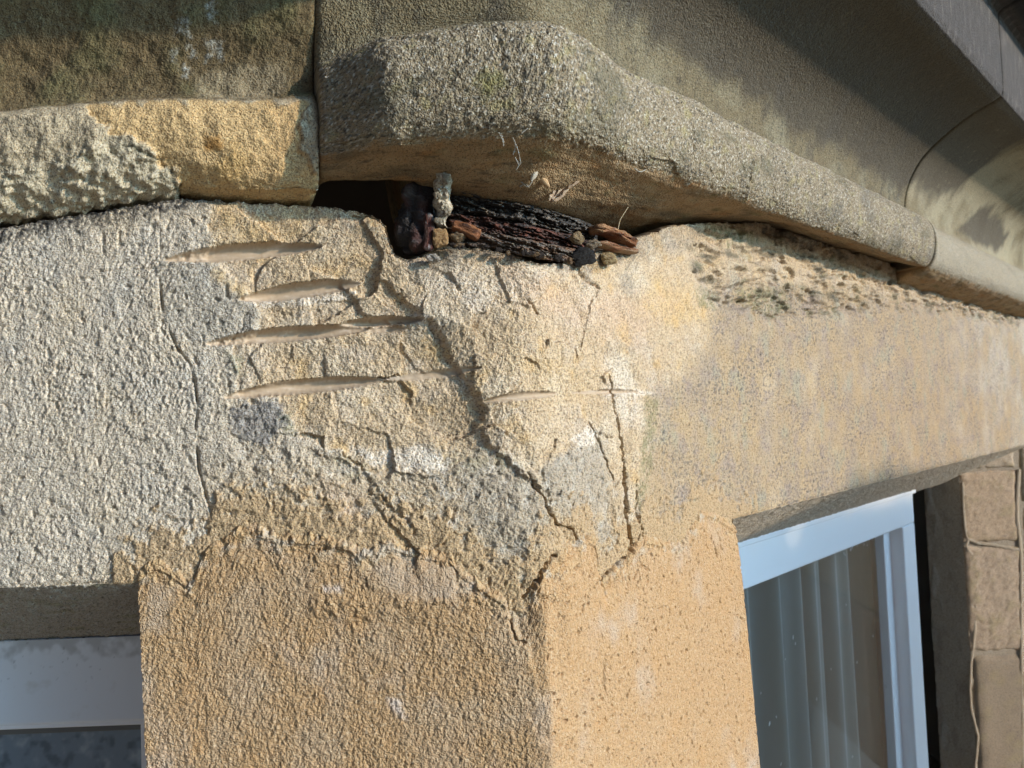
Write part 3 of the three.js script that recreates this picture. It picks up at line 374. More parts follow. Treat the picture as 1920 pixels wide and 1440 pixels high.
function corniceStone(label, U, rowFn, kind) {
  const us = [U[0], ...U, U[U.length - 1]], arcs = new Float32Array(NROW + 1);
  { const q = kind === 'left' ? PL : PR; for (let i = 1; i <= NROW; i++) arcs[i] = arcs[i - 1] + Math.hypot(q[i][0] - q[i - 1][0], q[i][1] - q[i - 1][1]); }
  const g = sheet(NROW, us.length - 1, (i, j) => {
    i = NROW - i;
    const u = us[j], [p, V] = rowFn(u, i), a = rowFn(u, Math.max(0, i - 2)), b = rowFn(u, Math.min(NROW, i + 2)), dl = Math.hypot(b[0] - a[0], b[1] - a[1]) || 1, np = (b[1] - a[1]) / dl, nv = -(b[0] - a[0]) / dl;
    const v = arcs[i], f1 = fbm(u * 240, v * 240, 3), f2 = fbm(u * 70, v * 70 + 3, 3), f3 = fbm(u * 16 + 9, v * 16, 3), sp = noise(u * 430, v * 430), pm = [u, V];
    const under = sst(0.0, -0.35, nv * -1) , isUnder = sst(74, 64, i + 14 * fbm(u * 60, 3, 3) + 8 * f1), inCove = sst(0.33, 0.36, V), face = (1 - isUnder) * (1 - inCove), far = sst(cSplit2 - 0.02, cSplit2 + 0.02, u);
    let h = 0; const c = [0.36, 0.325, 0.235];
    if (kind === 'left') {
      const or = patchOrange.at(u, V), nod = nodules.at(u, V), up = sst(0.296, 0.304, V), cr = (1 - or) * (1 - up);
      const cell = cells(u * 75 + 0.7 * f2, v * 135 + 0.5 * f1), lump = Math.max(0, 0.62 - cell) * sst(-0.35, 0.35, fbm(u * 25, v * 40, 2));
      h = 0.0008 * f1 + 0.0022 * f2 + 0.0065 * f3; h += nod * (1 - or) * (0.009 * lump + 0.002 * f2 - 0.001); h += cr * (0.0022 + 0.002 * f2); h -= or * 0.001; h += up * (0.0006 * f1); h *= 1 - 0.7 * sst(0.286, 0.294, V) * sst(0.306, 0.299, V);
      c[0] = 0.47; c[1] = 0.395; c[2] = 0.275; mix3(c, [0.56, 0.50, 0.37], nod * 0.8); mix3(c, [0.32, 0.27, 0.19], 0.5 * sst(0.1, 0.5, f1));
      mix3(c, [0.60, 0.425, 0.215], or); mix3(c, [0.62, 0.40, 0.15], or * 0.5 * sst(0.1, 0.4, f3)); mix3(c, [0.36, 0.22, 0.11], or * 0.5 * sst(0.25, 0.6, f1 * 0.5 + sp * 0.5)); mix3(c, [0.50, 0.25, 0.06], 0.8 * rustSpot.at(u, V));
      mix3(c, [0.17, 0.15, 0.10], 0.5 * cr * sst(0.35, 0.65, noise(u * 200, v * 200)));
      const be = blackEdge.at(u, V); mix3(c, [0.05, 0.055, 0.035], 0.85 * Math.min(1, be) * sst(-0.5, 0.3, f1 + f2)); h -= 0.002 * Math.min(1, be);
      const d = [0.16, 0.12, 0.062]; mix3(d, [0.15, 0.135, 0.065], sst(-0.1, 0.5, f3)); mix3(d, [0.045, 0.038, 0.025], 0.7 * sst(0.1, 0.5, f1 * 0.6 + 0.5 * f2)); mix3(d, [0.28, 0.24, 0.15], 0.6 * sst(0.35, 0.65, sp * 0.6 + f1 * 0.5)); mix3(d, [0.36, 0.30, 0.20], 0.75 * paleStain.at(u, V) * (0.8 + 0.5 * f1)); for (const l of lichenC) mix3(d, [0.45, 0.47, 0.44], 0.8 * l.at(u, V) * sst(-0.3, 0.3, f1)); mix3(c, d, up);
    } else {
      const lump = Math.max(0, 0.55 - cells(u * 190, v * 190)), eros = fbm(u * 14, v * 60, 3), strat = fbm(u * 10 + 4, v * 110, 3);
      const rough = (1 - 0.75 * far) * sst(1.2, 0.4, u);
      h = face * (0.0013 * f1 + 0.0016 * f2 + 0.0018 * f3 + 0.0012 * lump + 0.0022 * facet(u * 22 + 0.2 * f2, v * 30)) * lerp(0.35, 1, rough) + isUnder * (0.0035 * f3 + 0.0012 * eros + 0.0008 * strat + 0.0006 * f1) + inCove * (0.0007 * f1 + 0.0008 * f2) * lerp(0.4, 1, rough);
      // lichened face
      const l = [0.31, 0.255, 0.17]; mix3(l, [0.66, 0.63, 0.55], 0.95 * sst(0.12, 0.42, f1 * 0.6 + sp * 0.55)); mix3(l, [0.07, 0.066, 0.055], 0.9 * sst(0.1, 0.4, fbm(u * 300 + 7, v * 300, 2) * 0.8 + 0.45 * f2 + 0.25 * f3)); mix3(l, [0.42, 0.37, 0.17], 0.5 * sst(0.1, 0.5, fbm(u * 55 + 20, v * 55, 3))); mix3(l, [0.20, 0.19, 0.06], 0.7 * yellowMoss.at(u, V)); mix3(l, [0.15, 0.145, 0.13], 0.5 * sst(0.1, 0.45, fbm(u * 12, v * 22 + 8, 2)) * sst(0.3, 0.7, u)); mix3(l, [0.13, 0.12, 0.075], 0.6 * sst(0.05, 0.4, fbm(u * 9 + 2, v * 20, 4))); mix3(l, [0.36, 0.325, 0.25], 0.7 * far);
      mix3(c, l, 1);
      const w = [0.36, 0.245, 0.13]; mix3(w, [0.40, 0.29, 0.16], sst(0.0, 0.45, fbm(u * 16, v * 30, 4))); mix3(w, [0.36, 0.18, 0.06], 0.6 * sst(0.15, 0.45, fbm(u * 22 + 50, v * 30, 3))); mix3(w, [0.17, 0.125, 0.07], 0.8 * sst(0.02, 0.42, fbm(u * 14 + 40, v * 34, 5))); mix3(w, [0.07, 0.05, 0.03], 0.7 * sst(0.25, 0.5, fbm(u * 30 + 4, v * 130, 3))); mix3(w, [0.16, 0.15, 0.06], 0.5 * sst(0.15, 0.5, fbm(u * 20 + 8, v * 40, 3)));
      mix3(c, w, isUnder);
      const d = [0.19, 0.155, 0.09]; mix3(d, [0.27, 0.245, 0.165], sst(-0.1, 0.5, fbm(u * 9 + 9, v * 14, 4))); mix3(d, [0.05, 0.046, 0.036], 0.85 * sst(0.05, 0.45, f1 * 0.5 + 0.6 * fbm(u * 45, v * 24, 3))); mix3(d, [0.40, 0.36, 0.24], 0.7 * sst(0.15, 0.5, sp * 0.6 + f1 * 0.5)); mix3(d, [0.40, 0.36, 0.25], 0.7 * far * sst(-0.3, 0.3, fbm(u * 7, v * 8, 3) + 0.1)); for (const k of stainAndShade) { const q = k.at(u, V); if (q) mix3(d, [0.085, 0.072, 0.052], 0.9 * q * sst(-1.1, -0.3, f1 + 0.8 * f2)); } mix3(d, [0.09, 0.08, 0.065], 0.5 * sst(0.05, 0.4, fbm(u * 16 + 3, v * 9 + 1, 4)) * (1 - far)); if (V > 0.496) { d[0] = 0.07; d[1] = 0.062; d[2] = 0.057; mix3(d, [0.13, 0.115, 0.105], sst(0, 0.5, f2)); } if (V > 0.641 || p > 0.25) { d[0] = d[1] = d[2] = 0.03; }
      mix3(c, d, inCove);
    }
    const push = j === 0 || j === us.length - 1 ? 0.1 : 0, e = Math.min(Math.abs(u - us[0]), Math.abs(u - us[us.length - 1])); if (u < cSplit2 + 0.1) h -= 0.006 * Math.exp(-e / 0.0025);
    const [x, z] = base(u, 0.02), q = p + h * np - push;
    return [x + q * T22, YC + V + h * nv, z + q, c[0], c[1], c[2], u, v];
  });
  return tag(mesh('cornice_stone', g, kind === 'left' ? stoneMat : label[0] === 's' ? farMat : dampStone), label, 'cornice');
}
function rowLeft(u, i) { const [p, V] = PL[i], b = interp(leftBot, u), t = interp(leftTop, u); const k = V <= 0.297 ? lerp(b, t, (V - 0.212) / 0.085) : lerp(t, 0.375, clamp((V - 0.297) / 0.078)); const w = 0.2 + 0.8 * sst(at(620, 300, 0.03)[0], at(300, 300, 0.03)[0], u); return [p > 0.005 && V < 0.3 ? lerp(0.012 + (p) * 0.35, p, w) : p, V > 0.375 ? V : k]; }
function rowRight(u, i) {
  const [p, V] = PR[i], w = sst(cSplit1 - 0.004, cSplit1 + 0.062, u), b = interp(undersideBot, u), pl = PL[i][0], worn = 0.004 * noise(u * 11, 4), lumps = 0.5 * (1 - sst(0.2, 0.9, u));
  const kz = sst(0.368, 0.335, V); let pp = p > 0 ? lerp(p, lerp(p * 0.42 + 0.004, p, w), kz) : p; if (V > 0.24 && V < 0.34) pp += worn * w;
  const base0 = 0.223, vv = V < 0.242 ? V + (b - 0.228) * sst(0.242, 0.223, V) * 1 : V; const vt = vv - 0.010 * (1 - w) * sst(0.25, 0.32, V) * sst(0.374, 0.34, V);
  const hollow = p < 0.005 ? 0.075 * sst(0.005, -0.06, p) * sst(cSplit1, cSplit1 + 0.02, u) * sst(at(800, 350)[0], at(770, 350)[0], u) : 0;
  return [pp, hollow + vt + lumps * 0.008 * noise(u * 14, V * 12 + 3) * sst(0.242, 0.26, V) * sst(0.37, 0.33, V) + 0.012 * Math.exp(-Math.pow((u + 0.03) / 0.09, 2)) * sst(0.28, 0.33, V) * sst(0.375, 0.345, V)];
}
function rowFar(u, i) { const a = PR[i], b = PF[i], t = sst(cSplit2, cSplit2 + 0.05, u), q = [lerp(a[0], b[0], t), lerp(a[1], b[1], t)]; return q; }
corniceStone('broken cornice stone with knobbly mortar underside and a bare orange patch', uSteps(UL0 - 0.03, cSplit1, () => 0.0013), rowLeft, 'left');
corniceStone('lichen-speckled cornice stone whose rounded moulding overhangs the rusted gap', uSteps(cSplit1, cSplit2, u => u < 0.05 ? 0.0013 : 0.0013 + 0.002 * (u - 0.05)), rowRight, 'right');
corniceStone('smooth pale cornice stone running on to the house wall', uSteps(cSplit2, LEN + 1.1, u => u < LEN ? 0.003 : u < LEN + 0.4 ? 0.005 : 0.03), rowFar, 'right');


// ------------------------------------------------------------------ house wall beyond the bay
{
  const wall = thing('house_wall', 'brown coursed stone house wall with raised mortar joints beside the black window gap', 'wall');
  const [xe] = onZ(1798, 900, WALLZ), v1 = onZ(1855, 881, WALLZ)[1], v2 = onZ(1860, 1020, WALLZ)[1], xr = onZ(1908, 950, WALLZ)[0];
  const block = (name, x0, x1, va, vb, tone, step = 0.005) => {
    const nx = Math.round((x1 - x0) / step), ny = Math.max(4, Math.round((vb - va) / step));
    const g = sheet(ny + 4, nx + 4, (i, j) => {
      const a = clamp((j - 2) / nx), b = clamp((i - 2) / ny), out = (j < 2 ? 2 - j : j > nx + 2 ? j - nx - 2 : 0) + (i < 2 ? 2 - i : i > ny + 2 ? i - ny - 2 : 0);
      const x = lerp(x0, x1, a) + 0.004 * noise(b * 9, x0 * 50), v = lerp(vb, va, b) + 0.004 * noise(a * 7, va * 50), f = fbm(x * 90, v * 90, 3), f2 = fbm(x * 22, v * 22, 3);
      const e = Math.min(a * (x1 - x0), (1 - a) * (x1 - x0), b * (vb - va), (1 - b) * (vb - va));
      const c = [...tone]; mix3(c, [0.42, 0.34, 0.20], 0.6 * sst(0.05, 0.4, f2)); mix3(c, [0.24, 0.19, 0.15], 0.5 * sst(0.1, 0.5, f));
      return [x, YC + v, WALLZ + 0.004 + 0.002 * f + 0.003 * f2 - 0.006 * Math.exp(-e / 0.006) - (out ? 0.03 * out : 0), ...c];
    });
    return mesh(name, g, stoneMat, wall);
  };
  block('stone', xe, xr, v1 + 0.004, 0.2, [0.52, 0.42, 0.32]);
  block('stone', xe, xr, v2 + 0.006, v1 - 0.004, [0.54, 0.405, 0.285]);
  block('stone', xe, xr, -0.75, v2 - 0.006, [0.52, 0.40, 0.295]);
  block('stone', xe, xr + 0.3, -1.3, -0.76, [0.38, 0.30, 0.22], 0.02);
  block('stone', xr + 0.012, xr + 0.9, v1 - 0.1, 0.2, [0.50, 0.42, 0.31], 0.012);
  block('stone', xr + 0.012, xr + 0.9, -0.75, v1 - 0.11, [0.50, 0.42, 0.31], 0.012);
  { const g = sheet(60, 30, (i, j) => { const x = lerp(xe + 0.002, xr + 0.9, j / 30), v = lerp(0.2, -1.3, i / 60), f = fbm(x * 60, v * 60, 3); return [x, YC + v, WALLZ - 0.001 + 0.0008 * f, 0.42 + 0.05 * f, 0.35 + 0.05 * f, 0.27 + 0.04 * f]; }); mesh('mortar_bed', g, stoneMat, wall); }
  // raised ribbons of mortar over the joints
  const ribbon = (pts, r, name = 'mortar_joint') => { const cv = new THREE.CatmullRomCurve3(pts.map(([x, y]) => { const [a, b] = onZ(x, y, WALLZ + 0.004); return new THREE.Vector3(a, YC + b, WALLZ + 0.003); })); const g = new THREE.TubeGeometry(cv, 60, r, 6); const ps = g.attributes.position; for (let i = 0; i < ps.count; i++) ps.setXYZ(i, ps.getX(i) + 0.002 * noise(ps.getY(i) * 80, 1), ps.getY(i) + 0.0025 * noise(ps.getX(i) * 90, 5), WALLZ + 0.003 + (ps.getZ(i) - WALLZ - 0.003) * 0.3); g.computeVertexNormals(); return mesh(name, g, mortarMat, wall); };
  const mortarMat = new THREE.MeshStandardMaterial({ color: new THREE.Color().setRGB(0.50, 0.41, 0.30), roughness: 0.95, bumpMap: grainTex, bumpScale: 0.002 });
  ribbon([[1806, 905], [1808, 960], [1812, 1000], [1816, 1012], [1812, 1028], [1824, 1040], [1832, 1090], [1830, 1150], [1826, 1215], [1822, 1240], [1822, 1330], [1834, 1380], [1830, 1440], [1834, 1560]], 0.004);
  ribbon([[1814, 1010], [1835, 1018], [1865, 1022], [1912, 1031], [1960, 1036]], 0.005);
  ribbon([[1911, 880], [1908, 960], [1915, 1040], [1916, 1200], [1920, 1440]], 0.006);
  // the reveal running back from the wall's edge to the window frame, cement smeared
  const jl = 0.10, jamb = sheet(260, 40, (i, j) => {
    const b = i / 260, a = j / 40, v = lerp(0.0, -1.3, b), f = fbm(a * 12, v * 30, 3), f2 = fbm(a * 3 + 4, v * 60, 2), d = jl * a, sm = sst(0.1, 0.4, fbm(a * 3, v * 9 + 7, 2)) * sst(0.4, 0.9, a);
    const c = [0.50, 0.435, 0.345]; mix3(c, [0.56, 0.50, 0.41], 0.6 * sst(0, 0.4, f)); mix3(c, [0.36, 0.31, 0.25], 0.6 * sst(0.1, 0.4, fbm(a * 3 + 20, v * 12, 3))); mix3(c, [0.5, 0.47, 0.42], 0.5 * sm);
    const off = 0.002 * f2 + 0.004 * sm; const edge = j === 40 ? 0.012 + 0.01 * noise(v * 26, 3) + 0.006 * noise(v * 80, 3) : 0;
    return [xe - (d - edge) * 0.70 - off * 0.7, YC + v, WALLZ + 0.001 - (d - edge) * 0.72 + off * 0.7, ...c];
  });
  mesh('jamb', jamb, stoneMat, wall);
}

// ------------------------------------------------------------------ windows
const upvc = new THREE.MeshPhysicalMaterial({ color: new THREE.Color().setRGB(0.87, 0.86, 0.85), roughness: 0.35, clearcoat: 0.15, clearcoatRoughness: 0.3 });
const gasketMat = new THREE.MeshStandardMaterial({ color: new THREE.Color().setRGB(0.025, 0.025, 0.028), roughness: 0.7 });
const glass = new THREE.MeshPhysicalMaterial({ color: 0xffffff, roughness: 0.03, transmission: 1, thickness: 0, ior: 1.5, side: THREE.DoubleSide });
const FP = -0.2;                                                  // the frames stand 20 cm back from the face
// place a box given along the bay: U0..U1, V0..V1, p0..p1 on the front (turn 0) or the side (turn 1)
function bayBox(name, side, u0, u1, v0, v1, p0, p1, mat, parent, r = 0.002) {
  const g = new RoundedBoxGeometry(u1 - u0, v1 - v0, p1 - p0, 2, Math.min(r, (p1 - p0) / 2.2, (v1 - v0) / 2.2)); const m = mesh(name, g, mat, parent), u = (u0 + u1) / 2, p = (p0 + p1) / 2;
  if (!side) m.position.set(XC + u + 0, YC + (v0 + v1) / 2, p); else { m.position.set(XC + u * S2 + p * S2, YC + (v0 + v1) / 2, -u * S2 + p * S2); m.rotation.y = Math.PI / 4; }
  return m;
}
// photo pixel -> [u, v] straight along the face at depth p (no mitre)
function face(x, y, p, side) { const d = ray(x, y); if (!side) { const t = (p - CAM.z) / d.z; return [d.x * t - XC, d.y * t]; } const t = (p + XC * S2 - CAM.z * S2) / ((d.x + d.z) * S2), X = d.x * t - XC, Z = CAM.z + d.z * t; return [(X - Z) * S2, d.y * t]; }
{
  const w = thing('window', 'window with dirty blue-grey frame head above mottled glass, beside the mullion', 'window');
  const vt = face(130, 1200, FP)[1] + 0.01, vb = face(130, 1347, FP)[1], ur = face(300, 1340, FP)[0];
  // head: a dirty face, grimed towards the stone
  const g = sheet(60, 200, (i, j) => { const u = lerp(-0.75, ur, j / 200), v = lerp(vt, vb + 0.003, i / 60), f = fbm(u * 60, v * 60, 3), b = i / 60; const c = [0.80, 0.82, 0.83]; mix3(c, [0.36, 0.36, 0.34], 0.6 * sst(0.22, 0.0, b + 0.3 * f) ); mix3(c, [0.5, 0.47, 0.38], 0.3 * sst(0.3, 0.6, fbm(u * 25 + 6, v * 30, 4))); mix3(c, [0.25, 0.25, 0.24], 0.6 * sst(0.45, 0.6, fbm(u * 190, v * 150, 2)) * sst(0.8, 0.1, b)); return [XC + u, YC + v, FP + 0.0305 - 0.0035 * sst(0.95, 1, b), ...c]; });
  mesh('frame_head', g, new THREE.MeshPhysicalMaterial({ vertexColors: true, roughness: 0.45, clearcoat: 0.1 }), w);
  bayBox('frame_head', 0, -0.75, ur, vb, vt, FP - 0.04, FP + 0.028, upvc, w);
  const us = face(281, 1400, FP)[0];
  bayBox('frame_stile', 0, us, us + 0.07, -1.2, vb - 0.0005, FP - 0.04, FP + 0.022, upvc, w);
  bayBox('gasket', 0, -0.75, us - 0.0005, vb - 0.006, vb - 0.001, FP - 0.02, FP + 0.012, gasketMat, w, 0.001);
  const grime = new THREE.MeshStandardMaterial({ color: new THREE.Color().setRGB(0.16, 0.155, 0.14), roughness: 0.9 });
  bayBox('glazing_bead', 0, -0.75, us - 0.0005, vb - 0.014, vb - 0.0065, FP - 0.02, FP + 0.006, grime, w, 0.001);
  const pane = sheet(110, 200, (i, j) => { const u = lerp(-0.75, us, j / 200), v = lerp(vb - 0.012, -1.2, Math.pow(i / 110, 1.8)), f = fbm(u * 45, v * 45, 4), f2 = fbm(u * 130 + 3, v * 130, 3); const c = [0.22, 0.28, 0.33]; mix3(c, [0.44, 0.50, 0.54], 0.7 * sst(0.05, 0.5, f)); mix3(c, [0.07, 0.10, 0.13], 0.7 * sst(0.0, 0.45, fbm(u * 50 + 9, v * 50, 3))); mix3(c, [0.34, 0.38, 0.40], 0.6 * sst(0.4, 0.65, f2)); return [XC + u, YC + v, FP - 0.004, ...c]; });
  mesh('pane', pane, new THREE.MeshPhysicalMaterial({ vertexColors: true, roughness: 0.28, transmission: 0.25, thickness: 0, ior: 1.5, side: THREE.DoubleSide }), w);
}
{
  const w = thing('window', 'white framed window showing pleated curtains behind clear glass', 'window');
  const [, va] = face(1385, 1016, FP, 1), [, va2] = face(1698, 912, FP, 1), vt = (va + va2) / 2 + 0.004, vb = (face(1395, 1098, FP, 1)[1] + face(1680, 985, FP, 1)[1]) / 2;
  const u0 = face(1300, 1200, FP, 1)[0], ui = face(1684, 1100, FP, 1)[0], uo = face(1722, 1100, FP + 0.02, 1)[0];
  bayBox('frame_head', 1, u0, uo, vb, vt, FP - 0.04, FP + 0.02, upvc, w, 0.004);
  bayBox('trim_strip', 1, u0, uo, vt - 0.012, vt + 0.006, FP + 0.0205, FP + 0.028, upvc, w, 0.002);
  bayBox('frame_stile', 1, ui, uo, -1.2, vb - 0.0006, FP - 0.04, FP + 0.02, upvc, w, 0.004);
  bayBox('glazing_bead', 1, ui - 0.045, ui - 0.0006, -1.2, vb - 0.0006, FP - 0.035, FP - 0.012, upvc, w, 0.003);
  bayBox('gasket', 1, u0, ui, vb - 0.006, vb - 0.0008, FP - 0.03, FP + 0.006, gasketMat, w, 0.001);
  bayBox('frame_stile', 1, u0 - 0.06, u0 - 0.0006, -1.2, vt, FP - 0.04, FP + 0.02, upvc, w, 0.004);
  const pane = new THREE.PlaneGeometry(ui - 0.02 - u0, vb + 1.19), m = mesh('pane', pane, glass, w); const u = (u0 + ui - 0.02) / 2, p = FP - 0.016;
  m.position.set(XC + u * S2 + p * S2, YC + (vb - 1.19) / 2, -u * S2 + p * S2); m.rotation.y = Math.PI / 4;
  // flecks of dirt stuck to the glass
  const bits = []; for (let i = 0; i < 46; i++) { const q = new THREE.IcosahedronGeometry(0.0012 + 0.0016 * rnd(), 0); const top = i < 26, uu = top ? lerp(ui - 0.42 * rnd(), ui - 0.05, 0.3) : lerp(u0 + 0.1, ui - 0.06, rnd()), v = top ? vb - 0.008 - 0.03 * rnd() * rnd() : vb - 0.05 - 0.45 * rnd(), pp = p + 0.001; q.scale(0.7, 1.5 + rnd(), 0.3); q.rotateZ(rnd() - 0.8); q.rotateY(Math.PI / 4); q.translate(XC + uu * S2 + pp * S2, YC + v, -uu * S2 + pp * S2); bits.push(q); }
  const dm = mesh('dirt_fleck', mergeGeometries(bits), new THREE.MeshStandardMaterial({ color: new THREE.Color().setRGB(0.6, 0.6, 0.56), roughness: 0.9 }), w); dm.userData.kind = 'stuff';
  // curtain hanging in folds
  const cp = FP - 0.09, fold = s => 0.028 * Math.sin(s * 46 + 1.2 * Math.sin(s * 9)) + 0.012 * Math.sin(s * 97 + 2);
  const cloth = (ua, ub, tone, ph, label) => { const g = sheet(40, 240, (i, j) => { const s = lerp(ua, ub, j / 240), v = lerp(vb + 0.1, -1.2, i / 40), sl = s + 0.05 * (v - vb) * ph * 0, p2 = cp + fold(s + ph) * (0.9 + 0.2 * i / 40); const c = [...tone]; mix3(c, [tone[0] * 0.9, tone[1] * 0.92, tone[2] * 0.9], sst(0, 0.5, noise(s * 30, v * 3))); return [XC + sl * S2 + p2 * S2, YC + v, -sl * S2 + p2 * S2, ...c]; });
    tag(mesh('curtain', g, new THREE.MeshPhysicalMaterial({ vertexColors: true, roughness: 0.95, transmission: 0.35, thickness: 0, side: THREE.DoubleSide })), label, 'curtain'); };
  cloth(u0 - 0.05, ui - 0.012, [0.25, 0.27, 0.24], 0.3, 'pale grey-green curtain hanging in vertical folds behind the clear glass');
}
// the room behind the bay: walls, floor and ceiling that let light in through the windows only
{
  const plaster = new THREE.MeshStandardMaterial({ color: new THREE.Color().setRGB(0.42, 0.40, 0.36), roughness: 0.95, side: THREE.DoubleSide });
  const put = (name, g) => { const m = mesh(name, g, plaster); m.userData.kind = 'structure'; m.userData.label = name.replace(/_/g, ' ') + ' inside the bay'; return m; };
  const inner = d => [[-1.6, -d], [XC - d * T22, -d], [WALLX - d * T22, WALLZ - d], [2.6, WALLZ - d], [2.6, -5], [-1.6, -5]];
  const flat = (pts, h, y) => { const s = new THREE.Shape(); pts.forEach(([x, z], i) => i ? s.lineTo(x, -z) : s.moveTo(x, -z)); const g = new THREE.ExtrudeGeometry(s, { depth: h, bevelEnabled: false }); g.rotateX(-Math.PI / 2); g.translate(0, y, 0); return g; };
  const box = (x0, x1, y0, y1, z0, z1) => { const g = new THREE.BoxGeometry(x1 - x0, y1 - y0, z1 - z0); g.translate((x0 + x1) / 2, (y0 + y1) / 2, (z0 + z1) / 2); return g; };
  put('room_ceiling', flat(inner(0.13), 0.05, YC + 0.1));
  put('room_floor', flat(inner(0.3), 0.05, 0.4));
  put('room_wall_back', box(-1.6, 2.6, 0.45, YC + 0.1, -5.1, -5));
  put('room_wall_left', box(-1.65, -1.6, 0.45, YC + 0.1, -5, -0.1));
  put('room_wall_right', box(2.55, 2.6, 0.45, YC + 0.1, -5, WALLZ - 0.1));
  put('room_wall_front', box(WALLX - 0.12, 2.6, 0.45, YC + 0.1, WALLZ - 0.2, WALLZ - 0.1));
  // rubble core of the wall behind the lintel and cornice, and the flat lead roof of the bay
  const core = new THREE.Mesh(flat(inner(0.24), 0.62, YC + 0.152), new THREE.MeshStandardMaterial({ color: new THREE.Color().setRGB(0.30, 0.25, 0.18), roughness: 1 })); core.name = 'rubble_core'; core.castShadow = core.receiveShadow = true; core.userData = { kind: 'structure', label: 'dark rubble core of the wall behind the cornice' }; scene.add(core);
  tag(mesh('lead_roof', flat([[-1.6, 0.28], [XC + 0.28 * T22, 0.28], [WALLX + 0.28 * T22, WALLZ + 0.28], [2.6, WALLZ + 0.28], [2.6, -3], [-1.6, -3]], 0.03, YC + 0.735), new THREE.MeshStandardMaterial({ color: new THREE.Color().setRGB(0.2, 0.2, 0.21), roughness: 0.7 })), 'flat lead roof covering the bay above the cornice', 'roof');
}
// apron wall below the windows and the ground
{
  const tan = new THREE.MeshStandardMaterial({ color: new THREE.Color().setRGB(0.46, 0.34, 0.21), roughness: 0.95 });
  const s = new THREE.Shape(); const pts = [[-1.7, -0.04], [XC + 0.0, -0.04], [WALLX - 0.03, WALLZ - 0.01], [WALLX - 0.6, WALLZ - 0.3], [-0.2, -0.4], [-1.7, -0.4]];
  pts.forEach(([x, z], i) => i ? s.lineTo(x, -z) : s.moveTo(x, -z));
  const g = new THREE.ExtrudeGeometry(s, { depth: 1.5, bevelEnabled: false }); g.rotateX(-Math.PI / 2);
  tag(mesh('apron_wall', g, tan), 'tan stone apron wall under the bay windows', 'wall');
  const gr = mesh('ground', new THREE.PlaneGeometry(400, 400), new THREE.MeshStandardMaterial({ color: new THREE.Color().setRGB(0.36, 0.31, 0.24), roughness: 1 })); gr.rotation.x = -Math.PI / 2; gr.userData.kind = 'structure'; gr.userData.label = 'gravel path and ground below the bay';
}

// unseen bush, added and shaped to shade the window and first house wall stones
{
  const bush = thing('added_bush', 'tall leafy bush added out of view to shade the bay window', 'bush');
  const ax = new THREE.Vector3(sunDir.x, 0, sunDir.z).normalize(), ac = new THREE.Vector3(ax.z, 0, -ax.x), D = 2.6;   // ac runs across the sunlight
  const o = new THREE.Vector3().addScaledVector(ax, D + 1.2), w0 = 0.66, w1 = 1.86, vtop = w => -0.2 + Math.tan(SUN_EL) * lerp(3.68, 3.1, (w - w0) / (w1 - w0));
  const pos = [], nor = [], leaf = (c, s) => { const a = rnd() * 6.28, b = rnd() * 3.14, d = new THREE.Vector3(Math.cos(a) * Math.sin(b), Math.cos(b), Math.sin(a) * Math.sin(b)), e = new THREE.Vector3(-Math.sin(a), 0, Math.cos(a)); const P = (x, y) => pos.push(c.x + d.x * x + e.x * y, c.y + d.y * x + e.y * y, c.z + d.z * x + e.z * y); P(-s, 0); P(0, s * 0.5); P(s, 0); P(-s, 0); P(s, 0); P(0, -s * 0.5); };
  for (let i = 0; i < 26000; i++) { const w = lerp(w0, w1, rnd()), edge = Math.pow(clamp(Math.min(w - w0, w1 - w) / 0.12), 0.5), top = YC + vtop(w) - 0.05 * (1 - edge), y = lerp(0.5, top, Math.pow(rnd(), 0.7)), t = (rnd() - 0.5) * 0.24; leaf(o.clone().addScaledVector(ac, w).addScaledVector(ax, t).setY(y), 0.03 + 0.02 * rnd()); }
  const g = new THREE.BufferGeometry(); g.setAttribute('position', new THREE.BufferAttribute(new Float32Array(pos), 3)); g.computeVertexNormals();
  mesh('crown', g, new THREE.MeshStandardMaterial({ color: new THREE.Color().setRGB(0.06, 0.10, 0.035), roughness: 0.8, side: THREE.DoubleSide }), bush);
  for (let i = 0; i < 4; i++) { const a = o.clone().addScaledVector(ac, lerp(w0 + 0.2, w1 - 0.2, i / 3)), cv = new THREE.CatmullRomCurve3([a.clone().setY(0), a.clone().add(new THREE.Vector3(0.05, 1.2, 0.04)), a.clone().add(new THREE.Vector3(-0.04, 2.5, 0.06))]); mesh('stem', new THREE.TubeGeometry(cv, 16, 0.035, 7), new THREE.MeshStandardMaterial({ color: new THREE.Color().setRGB(0.14, 0.1, 0.07), roughness: 1 }), bush); }
}

// ------------------------------------------------------------------ rusted iron and loose debris in the gap
function spot(x, y, p) { const [u, v] = at(x, y, p), [a, b] = base(u, 0); return new THREE.Vector3(a + p * T22, YC + v, b + p); }
const rusty = new THREE.MeshStandardMaterial({ vertexColors: true, roughness: 0.75, metalness: 0.15, bumpMap: grainTex, bumpScale: 0.0012 });
const bitMat = new THREE.MeshStandardMaterial({ vertexColors: true, roughness: 0.95, map: speckTex, bumpMap: grainTex, bumpScale: 0.0012 });
